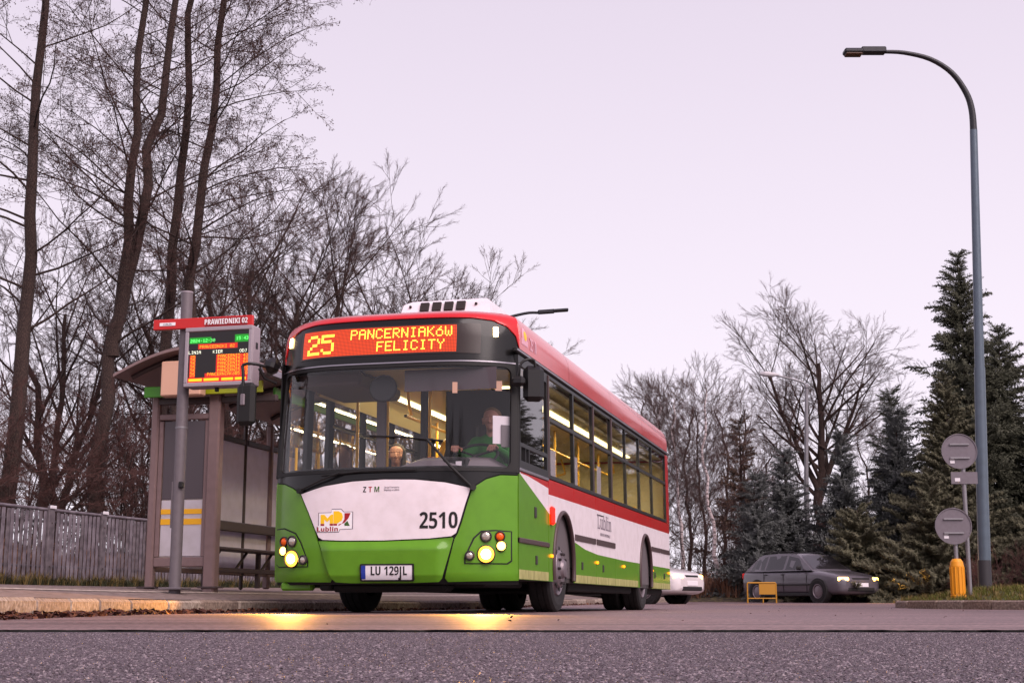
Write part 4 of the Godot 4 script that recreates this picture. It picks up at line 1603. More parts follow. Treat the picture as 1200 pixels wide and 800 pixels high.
func spatch(called: String, polys: Array, holes: Array, m: Material, parent: Node, thick := 0.014, off := 0.0, cell := Vector2(0.5, 0.12)) -> MeshInstance3D:
	var mb = MB.new()
	for p in polys:
		patch(mb, p, holes, right_at, cell, thick, off)
	return put(called, mb, m, parent)


func curve2(p: Array) -> PackedVector2Array:
	var out = PackedVector2Array()
	for q in p:
		out.append(Vector2(q[0], q[1]))
	return out


func build_bus() -> void:
	var bus = thing("city_bus", "red, white and green city bus with lit headlights waiting at the stop", "bus", BUS_AT, BUS_TURN)
	bus_front(bus)
	bus_side(bus)
	bus_other_side(bus)
	bus_roof(bus)
	bus_cabin(bus)
	bus_running_gear(bus)
	bus_mirrors(bus)


func bus_front(bus: Node3D) -> void:
	fpatch("front_backing", rect2(-W, 0.27, W, 1.42), [], M.gasket, bus, 0.0, -0.02)
	fpatch("front_backing", rect2(-W, 2.40, W, 2.92), [], M.gasket, bus, 0.0, -0.025)
	var mask_top = [[-0.865, 1.168], [-0.6, 1.236], [-0.3, 1.276], [0.03, 1.29], [0.35, 1.282], [0.65, 1.25], [0.885, 1.198]]
	var mask = mask_top.duplicate()
	mask.append_array([[0.84, 1.05], [0.79, 0.87], [0.755, 0.765], [0.71, 0.735], [0.5, 0.715], [0.03, 0.70], [-0.4, 0.703], [-0.60, 0.713], [-0.645, 0.735], [-0.68, 0.80], [-0.77, 0.99]])
	var mk = fpatch("front_mask", curve2(mask), [], M.bus_white, bus, 0.02, 0.012)
	# bumper between the two slanted seams
	var bm = MB.new()
	patch(bm, curve2([[-0.655, 0.70], [-0.60, 0.702], [-0.4, 0.692], [0.03, 0.689], [0.5, 0.704], [0.72, 0.724], [0.73, 0.715], [0.632, 0.335], [0.60, 0.30], [0.3, 0.29], [-0.3, 0.29], [-0.45, 0.30], [-0.49, 0.335]]), [], func(p): return front_at(p) + Vector3(0, 0, 0.06 * smoothstep(0.715, 0.605, p.y) * (1.0 - smoothstep(0.55, 0.70, absf(p.x - 0.03)))), Vector2(0.08, 0.025), 0.02)
	put("bumper", bm, M.bus_green, bus)
	for sg in [-1, 1]:
		var o = 0.03
		var pg
		if sg < 0:
			pg = [[-W, 0.31], [-0.53, 0.30], [-0.505, 0.335], [-0.67, 0.705], [-0.70, 0.80], [-0.79, 0.99], [-0.885, 1.166], [-1.0, 1.235], [-1.12, 1.28], [-W, 1.305]]
		else:
			pg = [[W, 0.315], [W, 1.335], [1.14, 1.33], [1.02, 1.285], [0.905, 1.196], [0.86, 1.05], [0.81, 0.87], [0.772, 0.76], [0.742, 0.71], [0.646, 0.335], [0.67, 0.30]]
		var cp = fpatch("corner_panel", curve2(pg), [], M.bus_green, bus, 0.02, 0.0, Vector2(0.05, 0.08))
		# lamp cluster: a proud plate outlined by a shadow gap, with its lamps
		var cx = 1.0 * sg + o
		var cl
		if sg > 0:
			cl = [[0.83, 0.47], [1.20, 0.47], [1.235, 0.5], [1.235, 0.79], [1.1, 0.80], [0.98, 0.79], [0.91, 0.72], [0.83, 0.53]]
		else:
			cl = [[-0.77, 0.45], [-1.18, 0.45], [-1.235, 0.48], [-1.235, 0.84], [-1.1, 0.845], [-0.93, 0.79], [-0.86, 0.70], [-0.77, 0.51]]
		fpatch("cluster_gap", curve2(cl), [], M.gasket, cp, 0.008, 0.004, Vector2(0.05, 0.08))
		var inner = []
		var cen = Vector2(1.03 * sg, 0.63)
		for q in cl:
			var v = Vector2(q[0], q[1])
			var w = v + (cen - v).normalized() * 0.016
			inner.append([w.x, w.y])
		fpatch("cluster_plate", curve2(inner), [], M.bus_green, cp, 0.01, 0.010, Vector2(0.05, 0.08))
		var dy = 0.0 if sg > 0 else -0.03
		front_lamp(cp, Vector2(cx - 0.01 * sg, 0.565 + dy), 0.078, M.headlight_glow, "headlight")
		front_lamp(cp, Vector2(cx + 0.115 * sg, 0.645 + dy), 0.042, M.small_light_glow, "side_light")
		front_lamp(cp, Vector2(cx + 0.105 * sg, 0.735 + dy), 0.04, M.lens_amber, "indicator")
		front_lamp(cp, Vector2(cx - 0.01 * sg, 0.735 + dy), 0.045, M.lens_clear, "high_beam")
		front_lamp(cp, Vector2(cx - 0.15 * sg, 0.55 + dy), 0.036, M.lens_clear, "fog_light")
		var at = front_at(Vector2(cx - 0.01 * sg, 0.565 + dy))
		lamp_glow(bus, "headlight_beam", at + Vector3(0, 0, 0.09), Vector3(0.02, -0.004, 1), 6.5, 36.0, 0.07, Color(1.0, 0.68, 0.28))
	# cowl under the windscreen
	var cowl = [[-W, 1.318], [-1.12, 1.293], [-1.0, 1.248], [-0.875, 1.182]]
	for q in mask_top:
		cowl.append([q[0], q[1] + 0.014])
	cowl.append_array([[0.90, 1.21], [1.02, 1.298], [1.14, 1.343], [W, 1.348], [W, 1.40], [-W, 1.40]])
	fpatch("cowl", curve2(cowl), [], M.bus_black, bus, 0.014, -0.004)
	# windscreen
	var ws = rect2(-1.22, 1.40, 1.22, 2.42, 0.07)
	fpatch("windscreen_gasket", rect2(-W, 1.365, W, 2.455, 0.02), [ws], M.gasket, bus, 0.03, 0.006)
	var wg = fpatch("windscreen", rect2(-1.235, 1.385, 1.235, 2.435, 0.07), [], M.windscreen, bus, 0.0, -0.006)
	wg.set_meta("label", "large curved windscreen")
	# destination panel
	var bp = curve2([[-W, 2.50], [W, 2.50], [1.275, 2.64], [1.25, 2.75], [1.18, 2.845], [1.07, 2.895], [0.87, 2.915], [0.03, 2.922], [-0.85, 2.915], [-1.04, 2.895], [-1.16, 2.845], [-1.235, 2.75], [-1.268, 2.64]])
	var panel = fpatch("destination_panel", bp, [], M.bus_black, bus, 0.01, -0.002)
	fpatch("panel_trim", rect2(-W, 2.455, W, 2.497), [], M.bus_black, bus, 0.01, 0.006)
	fpatch("panel_trim_line", rect2(-W, 2.458, W, 2.470), [], M.trim_silver, bus, 0.006, 0.012)
	var vis = curve2([[-W, 2.46], [-W, 2.955], [-1.22, 2.985], [-1.1, 3.0], [-0.6, 3.02], [0.0, 3.027], [0.6, 3.02], [1.1, 3.0], [1.22, 2.985], [W, 2.955], [W, 2.46]])
	var cut = bp.duplicate()
	cut[0] = Vector2(-W - 0.1, 2.40)
	cut[1] = Vector2(W + 0.1, 2.40)
	cut.insert(2, Vector2(W + 0.1, 2.54))
	cut.append(Vector2(-W - 0.1, 2.54))
	var visor = fpatch("roof_visor", vis, [cut], M.bus_red, bus, 0.03, 0.01, Vector2(0.06, 0.04))
	visor.set_meta("label", "red roof front above the destination display")
	# the lit destination
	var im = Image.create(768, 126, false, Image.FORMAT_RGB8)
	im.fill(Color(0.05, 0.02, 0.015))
	var amber_bloom = Color(0.66, 0.17, 0.008)  # bloom around the letters, painted in as an even amber field
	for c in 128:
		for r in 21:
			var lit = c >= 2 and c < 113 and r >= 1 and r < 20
			im.fill_rect(Rect2i(c * 6, r * 6, 5, 5), amber_bloom if lit else Color(0.09, 0.035, 0.025))
	var led = Color(1.0, 0.82, 0.26)
	dots(im, "25", 36, 24, 6, led, 2, 2)
	dots(im, "PANCERNIAKÓW", 234, 12, 6, led)
	dots(im, "FELICITY", 348, 66, 6, led)
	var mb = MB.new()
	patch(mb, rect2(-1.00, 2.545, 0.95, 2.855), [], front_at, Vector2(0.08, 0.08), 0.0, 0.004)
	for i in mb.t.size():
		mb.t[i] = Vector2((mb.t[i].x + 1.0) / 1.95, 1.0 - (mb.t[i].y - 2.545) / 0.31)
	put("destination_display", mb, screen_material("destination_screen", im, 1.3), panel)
	for q in [[-1.18, 2.775], [1.08, 2.775]]:
		fpatch("marker_light", rect2(q[0] - 0.02, q[1] - 0.05, q[0] + 0.02, q[1] + 0.05, 0.008), [], M.marker_glow, panel, 0.01, 0.012, Vector2(0.04, 0.05))
	# corner posts
	for sg in [-1.0, 1.0]:
		var pts = []
		for k in 12:
			var y = lerpf(1.36, 2.48, k / 11.0)
			pts.append(front_at(Vector2(W * sg, y)) + Vector3(-0.012 * sg, 0, -0.01))
		put("corner_post", bent(pts, 0.028, 8), M.gasket, bus)
	# number, marks and plate
	put("fleet_number", laid(lettering("2510", 0.155, 0.002), front_at, Vector2(0.585, 0.885), 0.80, 0.014), M.letter_black, mk)
	var lx = -0.165
	for q in [["Z", M.letter_black, 0.0], ["T", M.letter_red, 0.058], ["M", M.letter_green, 0.126]]:
		put("operator_mark", laid(lettering(q[0], 0.052, 0.001), front_at, Vector2(lx + q[2], 1.195), 0.95, 0.0135), q[1], mk)
	put("operator_mark", laid(lettering("Zarząd Transportu", 0.017, 0.001, false), front_at, Vector2(0.115, 1.212), 0.8, 0.0135), M.letter_grey, mk)
	put("operator_mark", laid(lettering("Miejskiego w Lublinie", 0.017, 0.001, false), front_at, Vector2(0.115, 1.188), 0.7, 0.0135), M.letter_grey, mk)
	company_mark(mk)
	var pc = Vector2(0.092, 0.41)
	var plate = put("number_plate", plate_mesh(pc), M.plate_white, bus)
	put("plate_border", plate_border(pc), M.letter_black, plate)
	fpatch("plate_band", rect2(pc.x - 0.258, pc.y - 0.052, pc.x - 0.215, pc.y + 0.052), [], M.letter_blue, plate, 0.002, 0.082)
	put("plate_letters", laid(lettering("LU 129JL", 0.082, 0.001), front_at, Vector2(pc.x + 0.02, pc.y), 0.82, 0.0815), M.letter_black, plate)
	# wipers
	var wl = part("wiper", bus)
	put("arm", bent([wpt(-0.85, 1.21, 0.03), wpt(-0.6, 1.30, 0.05), wpt(-0.42, 1.36, 0.05)], 0.011, 6), M.gasket, wl)
	put("blade", bent([wpt(-0.62, 1.34, 0.035), wpt(-0.2, 1.372, 0.035), wpt(0.36, 1.375, 0.035)], 0.010, 6), M.gasket, wl)
	var wr = part("wiper", bus)
	put("arm", bent([wpt(0.885, 1.21, 0.04), wpt(0.70, 1.40, 0.06), wpt(0.47, 1.665, 0.055)], 0.014, 6), M.gasket, wr)
	put("blade", bent([wpt(-0.13, 1.725, 0.03), wpt(0.25, 1.70, 0.035), wpt(0.62, 1.655, 0.03)], 0.010, 6), M.gasket, wr)
	put("pivot", bent([wpt(0.905, 1.2, 0.0), wpt(0.905, 1.2, 0.06)], 0.03, 10), M.gasket, wr)
	put("pivot", bent([wpt(-0.87, 1.2, 0.0), wpt(-0.87, 1.2, 0.05)], 0.028, 10), M.gasket, wl)


func wpt(x: float, y: float, off: float) -> Vector3:
	var q = spot(front_at, Vector2(x, y))
	return q[0] + q[1] * off


func plate_mesh(c: Vector2) -> MB:
	var mb = MB.new()
	patch(mb, rect2(c.x - 0.26, c.y - 0.056, c.x + 0.26, c.y + 0.056, 0.008), [], front_at, Vector2(0.08, 0.08), 0.02, 0.08)
	return mb


func plate_border(c: Vector2) -> MB:
	var mb = MB.new()
	patch(mb, rect2(c.x - 0.272, c.y - 0.068, c.x + 0.272, c.y + 0.068, 0.01), [rect2(c.x - 0.258, c.y - 0.054, c.x + 0.258, c.y + 0.054, 0.006)], front_at, Vector2(0.08, 0.2), 0.022, 0.083)
	return mb


func front_lamp(parent: Node, c: Vector2, r: float, m: Material, called: String) -> void:
	var q = spot(front_at, c)
	var z = (q[1] + Vector3(0, 0, 1.2)).normalized()
	var x = facing(q[0] + q[1] * 0.012, z)
	var ring = MB.new()
	ring.lathe([Vector2(r + 0.014, -0.06), Vector2(r + 0.012, 0.022), Vector2(r + 0.004, 0.028), Vector2(r, 0.02)], x, 24)
	var b = put(called, ring, M.hub_dark, parent)
	var lens = MB.new()
	lens.lathe([Vector2(r, 0.014), Vector2(r * 0.8, 0.022), Vector2(r * 0.45, 0.028), Vector2(0, 0.03)], x, 24)
	put("lens", lens, M.reflector_glow if m == M.headlight_glow else m, b)
	if m == M.headlight_glow:
		var bulb = MB.new()
		bulb.lathe([Vector2(r * 0.62, 0.030), Vector2(r * 0.5, 0.036), Vector2(r * 0.25, 0.040), Vector2(0, 0.041)], x, 20)
		put("bulb", bulb, m, b)


func company_mark(mk: Node) -> void:
	# the operator's badge: a shield plate with block letters and a small word beneath
	var c = Vector2(-0.47, 0.89)
	var d = func(p: Array) -> PackedVector2Array:
		var out = PackedVector2Array()
		for q in p:
			out.append(c + Vector2(q[0], q[1]) * 0.2)
		return out
	var outline = [[-0.88, 0.42], [-0.2, 0.42], [-0.18, 0.58], [0.3, 0.58], [0.45, 0.44], [0.9, 0.44], [0.9, -0.36], [0.25, -0.38], [0.2, -0.5], [-0.95, -0.5], [-0.95, -0.22], [-0.88, -0.2]]
	var big = []
	for q in outline:
		big.append([q[0] * 1.05, q[1] * 1.07])
	fpatch("badge", d.call(big), [], M.letter_grey, mk, 0.002, 0.0135, Vector2(0.06, 0.06))
	fpatch("badge", d.call(outline), [], M.letter_white, mk, 0.002, 0.015, Vector2(0.06, 0.06))
	var y = M.letter_yellow
	fpatch("badge_letter", d.call([[-0.78, -0.1], [-0.78, 0.34], [-0.58, 0.34], [-0.4, 0.16], [-0.22, 0.34], [-0.1, 0.34], [-0.1, -0.1], [-0.28, -0.1], [-0.28, 0.1], [-0.42, -0.02], [-0.58, 0.1], [-0.58, -0.1]]), [], y, mk, 0.002, 0.0165, Vector2(0.06, 0.06))
	fpatch("badge_letter", d.call([[-0.08, -0.1], [-0.08, 0.5], [0.18, 0.5], [0.36, 0.4], [0.42, 0.22], [0.36, 0.04], [0.2, -0.06], [0.1, -0.1]]), [d.call([[0.1, 0.06], [0.22, 0.16], [0.22, 0.3], [0.1, 0.38]])], y, mk, 0.002, 0.0165, Vector2(0.2, 0.2))
	fpatch("badge_letter", d.call([[0.5, 0.4], [0.82, 0.4], [0.7, 0.14], [0.5, -0.08], [0.2, -0.14], [0.2, -0.22], [0.36, -0.12], [0.5, 0.1]]), [], M.letter_red, mk, 0.002, 0.0166, Vector2(0.06, 0.06))
	fpatch("badge_letter", d.call([[0.5, -0.12], [0.66, 0.02], [0.78, -0.22], [0.52, -0.22]]), [], M.letter_green, mk, 0.002, 0.0166, Vector2(0.06, 0.06))
	for q in [[-0.78, -0.58], [-0.28, -0.1], [-0.08, 0.12]]:
		fpatch("badge_letter", d.call([[q[0], -0.2], [q[1], -0.2], [q[1], -0.11], [q[0], -0.11]]), [], M.letter_red, mk, 0.002, 0.0166, Vector2(0.06, 0.06))
	put("badge_word", laid(lettering("Lublin", 0.042, 0.001), front_at, c + Vector2(-0.08, -0.075), 1.35, 0.0165), M.letter_red, mk)


func arch(s: float, r: float) -> PackedVector2Array:
	var out = PackedVector2Array()
	for k in 25:
		var a = PI * k / 24.0
		out.append(Vector2(s + cos(a) * r, 0.50 + sin(a) * r * 1.12))
	out.append(Vector2(s - r, 0.1))
	out.append(Vector2(s + r, 0.1))
	return out


func bus_side(bus: Node3D) -> void:
	var arches = [arch(FRONT_R + 0.06, 0.535), arch(REAR_R, 0.55)]
	var line = [[-0.02, 1.385], [0.1, 1.36], [1.38, 1.045], [1.8, 0.94], [2.66, 0.80], [3.3, 0.735], [4.05, 0.70], [6.0, 0.68], [10.5, 0.675]]
	var green = line.duplicate()
	green.append_array([[10.5, 0.2], [-0.02, 0.2]])
	var white = line.duplicate()
	white.append_array([[10.5, 1.252], [1.3425, 1.252], [1.3425, 1.315], [0.42, 1.368]])
	var red = [[0.42, 1.368], [1.3425, 1.315], [1.3425, 1.252], [10.5, 1.252], [10.5, 1.44], [0.1, 1.44], [0.1, 1.37]]
	spatch("side_backing", [rect2(0.0, 0.34, 10.40, 1.42)], arches, M.gasket, bus, 0.0, -0.02)
	var cuts = [[0.03, 1.335, 0.33, 0.685], [0.03, 1.335, 0.735, 1.385], [1.35, 2.655, 0.33, 1.415], [2.668, 3.975, 0.33, 1.415], [3.988, 5.315, 0.33, 1.415], [5.328, 7.14, 0.33, 1.415], [7.153, 8.40, 0.33, 1.415], [8.413, 9.39, 0.33, 1.415], [9.403, 10.40, 0.33, 1.415]]
	for c in cuts:
		var cell = rect2(c[0], c[2], c[1], c[3])
		var first: Node = null
		for q in [[white, M.bus_white], [green, M.bus_green], [red, M.bus_red]]:
			var pieces = Geometry2D.intersect_polygons(curve2(q[0]), cell)
			var keep = []
			for p in pieces:
				if not Geometry2D.is_polygon_clockwise(p):
					keep.append(p)
			if keep.is_empty():
				continue
			var o = spatch("side_panel", keep, arches, q[1], bus, 0.014, 0.0)
			if first == null:
				first = o
		# flap handle
		if c[1] - c[0] > 0.9 and c[2] < 0.5:
			var hs = c[0] + (c[1] - c[0]) * (0.56 if c[0] < 1.0 else 0.33)
			if c[0] < 1.3 or c[0] > 2.6 and c[0] < 5.0 or c[0] > 8.4:
				put("flap_handle", rbox(Vector3(W + 0.003, 0.535, -hs), Vector3(0.016, 0.09, 0.07), 0.004), M.hub_dark, first)
	put("flap_handle", rbox(Vector3(W + 0.003, 1.02, -0.72), Vector3(0.016, 0.11, 0.08), 0.004), M.hub_dark, bus)
	for q in [[0.03, 1.335, 0.71, 0.035], [2.70, 3.93, 0.855, 0.07], [4.01, 5.28, 0.855, 0.07], [8.44, 9.36, 0.935, 0.07], [9.43, 10.36, 0.935, 0.07]]:
		put("vent_strip", rbox(Vector3(W + 0.004, q[2], -(q[0] + q[1]) * 0.5), Vector3(0.018, q[3], q[1] - q[0]), 0.004), M.trim_brown, bus)
	put("rub_strip", rbox(Vector3(W + 0.006, 0.71, -0.68), Vector3(0.02, 0.05, 1.31), 0.006), M.trim_brown, bus)
	# pale mottled strip along the foot of the skirt
	for q in [[0.04, 1.33], [2.675, 3.97], [3.99, 5.31], [5.33, 7.13], [8.42, 9.385], [9.41, 10.39]]:
		spatch("skirt_strip", [rect2(q[0], 0.334, q[1], 0.425)], arches, M.skirt_pale, bus, 0.002, 0.002)
	# arch rims
	for q in [[FRONT_R + 0.06, 0.535], [REAR_R, 0.55]]:
		var pts = []
		for k in 33:
			var a = PI * (-0.09 + 1.18 * k / 32.0)
			pts.append(Vector3(W + 0.005, 0.50 + sin(a) * q[1] * (1.12 if a > 0 and a < PI else 1.0), -(q[0] - cos(a) * q[1])))
		put("arch_rim", bent(pts, 0.026, 8), M.trim_brown, bus)
		var rows = []
		for x in [W - 0.01, W - 0.45]:
			var r = []
			for k in 25:
				var a = PI * k / 24.0
				r.append(Vector3(x, 0.50 + sin(a) * q[1] * 1.13, -(q[0] - cos(a) * q[1])))
			rows.append(r)
		var wh = MB.new()
		wh.grid(rows)
		put("wheel_house", wh, M.chassis, bus)
	# lights along the side
	for q in [[1.44, 0.60, "amber_glow"], [4.0, 0.60, "amber_glow"], [5.9, 0.60, "amber_glow"], [8.44, 0.60, "amber_glow"], [10.25, 0.60, "amber_glow"]]:
		put("side_marker_light", rbox(Vector3(W + 0.012, q[1], -q[0]), Vector3(0.024, 0.035, 0.075), 0.008), M[q[2]], bus)
	put("side_indicator_light", rbox(Vector3(W + 0.02, 1.03, -1.44), Vector3(0.045, 0.2, 0.12), 0.02), M.red_marker_glow, bus)
	# window band
	var panes = [[0.09, 1.29, 1.68, 2.46], [1.43, 2.655, 1.465, 2.055], [1.43, 2.655, 2.095, 2.525], [2.715, 3.82, 1.465, 2.055], [2.715, 3.82, 2.095, 2.525], [3.925, 5.065, 1.465, 2.055], [3.925, 5.065, 2.095, 2.525]]
	for q in [[5.17, 6.22], [6.27, 7.40], [7.45, 8.62], [8.67, 10.10]]:
		panes.append([q[0], q[1], 1.465, 2.055])
		panes.append([q[0], q[1], 2.095, 2.525])
	var holes = []
	for p in panes:
		holes.append(rect2(p[0], p[2], p[1], p[3], 0.02))
	var low = [[0.12, 0.30, 1.50, 1.64], [0.32, 0.44, 1.50, 1.64], [0.47, 1.26, 1.50, 1.64]]
	for p in low:
		holes.append(rect2(p[0], p[2], p[1], p[3]))
	var bands = [rect2(0.04, 1.40, 1.335, 2.56), rect2(1.345, 1.425, 5.115, 2.56), rect2(5.12, 1.425, 10.12, 2.56)]
	for b in bands:
		var mine = []
		for h in holes:
			if Geometry2D.is_point_in_polygon((h[0] + h[h.size() / 2]) * 0.5, b):
				mine.append(h)
		spatch("window_frame", [b], mine, M.frame_dark, bus, 0.04, 0.004, Vector2(0.11, 0.13) if b[0].x < 1.0 else Vector2(0.45, 0.27))
	for p in panes + low:
		spatch("window_pane", [rect2(p[0] - 0.01, p[2] - 0.01, p[1] + 0.01, p[3] + 0.01)], [], M.side_glass if p[0] > 1.3 else M.windscreen, bus, 0.0, -0.012)
	for q in [[1.355, 0.03], [3.87, 0.045], [5.117, 0.05]]:
		put("pillar", rbox(Vector3(W - 0.006, 1.99, -q[0]), Vector3(0.03, 1.12, q[1]), 0.008), M.trim_brown, bus)
	spatch("rear_pillar", [rect2(10.13, 1.425, 10.40, 2.56)], [], M.bus_red, bus, 0.02, 0.006)
	put("sill_trim", rbox(Vector3(W + 0.002, 1.408, -0.69), Vector3(0.016, 0.03, 1.28), 0.005), M.trim_silver, bus)
	# gutter and roof edge
	put("gutter", rbox(Vector3(W - 0.02, 2.60, -5.15), Vector3(0.05, 0.055, 10.4), 0.012), M.gasket, bus)
	put("gutter_line", rbox(Vector3(W + 0.005, 2.598, -5.15), Vector3(0.008, 0.02, 10.38), 0.003), M.trim_silver, bus)
	for q in [[0.02, 2.49], [2.50, 5.19], [5.20, 7.8], [7.81, 10.40]]:
		var pg = rect2(q[0], 2.628, q[1], 2.985)
		if q[0] < 0.1:
			pg = curve2([[0.10, 2.628], [q[1], 2.628], [q[1], 2.985], [0.22, 2.985], [0.165, 2.95], [0.13, 2.88], [0.11, 2.75]])
		spatch("roof_edge", [pg], [], M.bus_red, bus, 0.015, 0.0, Vector2(0.6, 0.045))
	# marks on the roof edge and the flank
	var rk = func(p): return right_at(p)
	put("roof_number", laid(lettering("2510", 0.13, 0.001), rk, Vector2(0.70, 2.755), 0.72, 0.004), M.letter_pink, bus)
	spatch("roof_badge", [round2(Vector2(0.32, 2.79), 0.10, 0.09), rect2(0.19, 2.70, 0.46, 2.76)], [], M.letter_pink, bus, 0.002, 0.003, Vector2(0.3, 0.05))
	spatch("roof_badge", [round2(Vector2(0.35, 2.80), 0.055, 0.05)], [], M.letter_yellow, bus, 0.002, 0.006, Vector2(0.3, 0.05))
	put("flank_mark", laid(lettering("Lublin", 0.17, 0.001, false, true), rk, Vector2(4.55, 1.11), 1.3, 0.003), M.letter_grey, bus)
	put("flank_mark", laid(lettering("MIASTO INSPIRACJI", 0.035, 0.001, false), rk, Vector2(4.6, 0.96), 1.6, 0.003), M.letter_grey, bus)
	spatch("flank_mark", [rect2(4.05, 1.19, 4.45, 1.205)], [], M.letter_black, bus, 0.002, 0.003)


func lpatch(called: String, polys: Array, holes: Array, m: Material, parent: Node, thick := 0.014, off := 0.0, cell := Vector2(0.6, 0.2)) -> MeshInstance3D:
	var mb = MB.new()
	for p in polys:
		patch(mb, p, holes, left_at, cell, thick, off)
	return put(called, mb, m, parent)


func bus_other_side(bus: Node3D) -> void:
	var doors = [[-1.34, -0.10], [-5.75, -4.50], [-9.95, -8.85]]
	var walls = [[-0.08, 0.0], [-4.48, -1.36], [-8.83, -5.77], [-10.40, -9.97]]
	var ar = []
	for q in [FRONT_R + 0.06, REAR_R]:
		var a = arch(-q, 0.54)
		ar.append(a)
	for w in walls:
		lpatch("side_panel", [rect2(w[0], 0.33, w[1], 1.42)], ar, M.bus_white if w[0] < -1.4 else M.bus_green, bus)
		if w[1] - w[0] > 1.0:
			var holes = []
			var n = 3
			var step = (w[1] - w[0]) / n
			for k in n:
				for yy in [[1.465, 2.055], [2.095, 2.525]]:
					holes.append(rect2(w[0] + k * step + 0.04, yy[0], w[0] + (k + 1) * step - 0.04, yy[1], 0.02))
			lpatch("window_frame", [rect2(w[0], 1.425, w[1], 2.56)], holes, M.frame_dark, bus, 0.05, 0.0, Vector2(0.45, 0.27))
			for h in holes:
				lpatch("window_pane", [h], [], M.side_glass, bus, 0.0, -0.012)
		else:
			lpatch("side_panel", [rect2(w[0], 1.425, w[1], 2.56)], [], M.frame_dark, bus)
	for d in doors:
		var mid = (d[0] + d[1]) * 0.5
		for q in [[d[0] + 0.01, mid - 0.006], [mid + 0.006, d[1] - 0.01]]:
			var h = rect2(q[0] + 0.07, 0.55, q[1] - 0.07, 2.38, 0.04)
			var lf = lpatch("door", [rect2(q[0], 0.36, q[1], 2.5)], [h], M.frame_dark, bus, 0.045, 0.0, Vector2(0.27, 0.6))
			lpatch("door_pane", [h], [], M.windscreen, lf, 0.0, -0.02)
			put("grab_rail", rod(Vector3(-W + 0.11, 0.9, q[1] - 0.1), Vector3(-W + 0.11, 1.7, q[1] - 0.1), 0.016, 8), M.rail_yellow, lf)
	lpatch("roof_edge", [curve2([[-10.40, 2.56], [-0.09, 2.56], [-0.11, 2.75], [-0.13, 2.88], [-0.165, 2.95], [-0.22, 2.985], [-10.40, 2.985]])], [], M.bus_red, bus, 0.015, 0.0, Vector2(0.8, 0.05))
	# back wall
	var rw = MB.new()
	var ym = 1.42
	rw.quad(Vector3(W, 0.33, -10.40), Vector3(-W, 0.33, -10.40), Vector3(-W, ym, -10.40), Vector3(W, ym, -10.40))
	put("rear_panel", rw, M.bus_white, bus)
	var r2 = MB.new()
	r2.quad(Vector3(W, ym, -10.40), Vector3(-W, ym, -10.40), Vector3(-side_x(2.97), 2.97, -10.40), Vector3(side_x(2.97), 2.97, -10.40))
	put("rear_panel", r2, M.bus_red, bus)
	put("rear_window", rbox(Vector3(0, 1.95, -10.41), Vector3(2.0, 0.75, 0.015), 0.004), M.frame_dark, bus)


func bus_roof(bus: Node3D) -> void:
	var rows = []
	for z in [-0.24, -1.0, -2.5, -5.0, -7.5, -10.40]:
		var r = []
		for k in 15:
			var t = -1.0 + 2.0 * k / 14.0
			r.append(Vector3(t * (side_x(2.985)), 2.984 + 0.04 * (1.0 - t * t), z))
		rows.append(r)
	var mb = MB.new()
	mb.grid(rows)
	put("roof", mb, M.bus_red, bus)
	# air unit with four openings
	var sh = MB.new()
	var prof = [[-1.55, 3.0, 0.57], [-1.62, 3.30, 0.55], [-1.72, 3.50, 0.52], [-1.84, 3.56, 0.45], [-2.6, 3.56, 0.45], [-2.75, 3.48, 0.50], [-2.85, 3.0, 0.56]]
	var gr = []
	for q in prof:
		var r = []
		for k in 9:
			r.append(Vector3(lerpf(-q[2], q[2], k / 8.0), q[1], q[0]))
		gr.append(r)
	sh.grid(gr, false)
	for sg in [-1.0, 1.0]:
		for i in prof.size() - 1:
			var a = Vector3(prof[i][2] * sg, prof[i][1], prof[i][0])
			var b = Vector3(prof[i + 1][2] * sg, prof[i + 1][1], prof[i + 1][0])
			var a0 = Vector3(0.57 * sg, 3.0, prof[i][0])
			var b0 = Vector3(0.57 * sg, 3.0, prof[i + 1][0])
			if sg > 0:
				sh.quad(a0, b0, b, a)
			else:
				sh.quad(b0, a0, a, b)
	var un = put("roof_unit", sh, M.unit_white, bus)
	for k in 4:
		var x = -0.255 + 0.145 * k
		put("opening", rbox(Vector3(x, 3.455, -1.685), Vector3(0.105, 0.12, 0.03), 0.004, Basis(Vector3(1, 0, 0), -0.43)), M.grille_dark, un)
	for x in [-0.43, 0.36]:
		put("bolt", rbox(Vector3(x, 3.47, -1.69), Vector3(0.03, 0.03, 0.03), 0.008), M.grille_dark, un)
	for k in 6:
		put("slot", rbox(Vector3(0.535, 3.3, -1.85 - 0.12 * k), Vector3(0.02, 0.16, 0.05), 0.004), M.grille_dark, un)


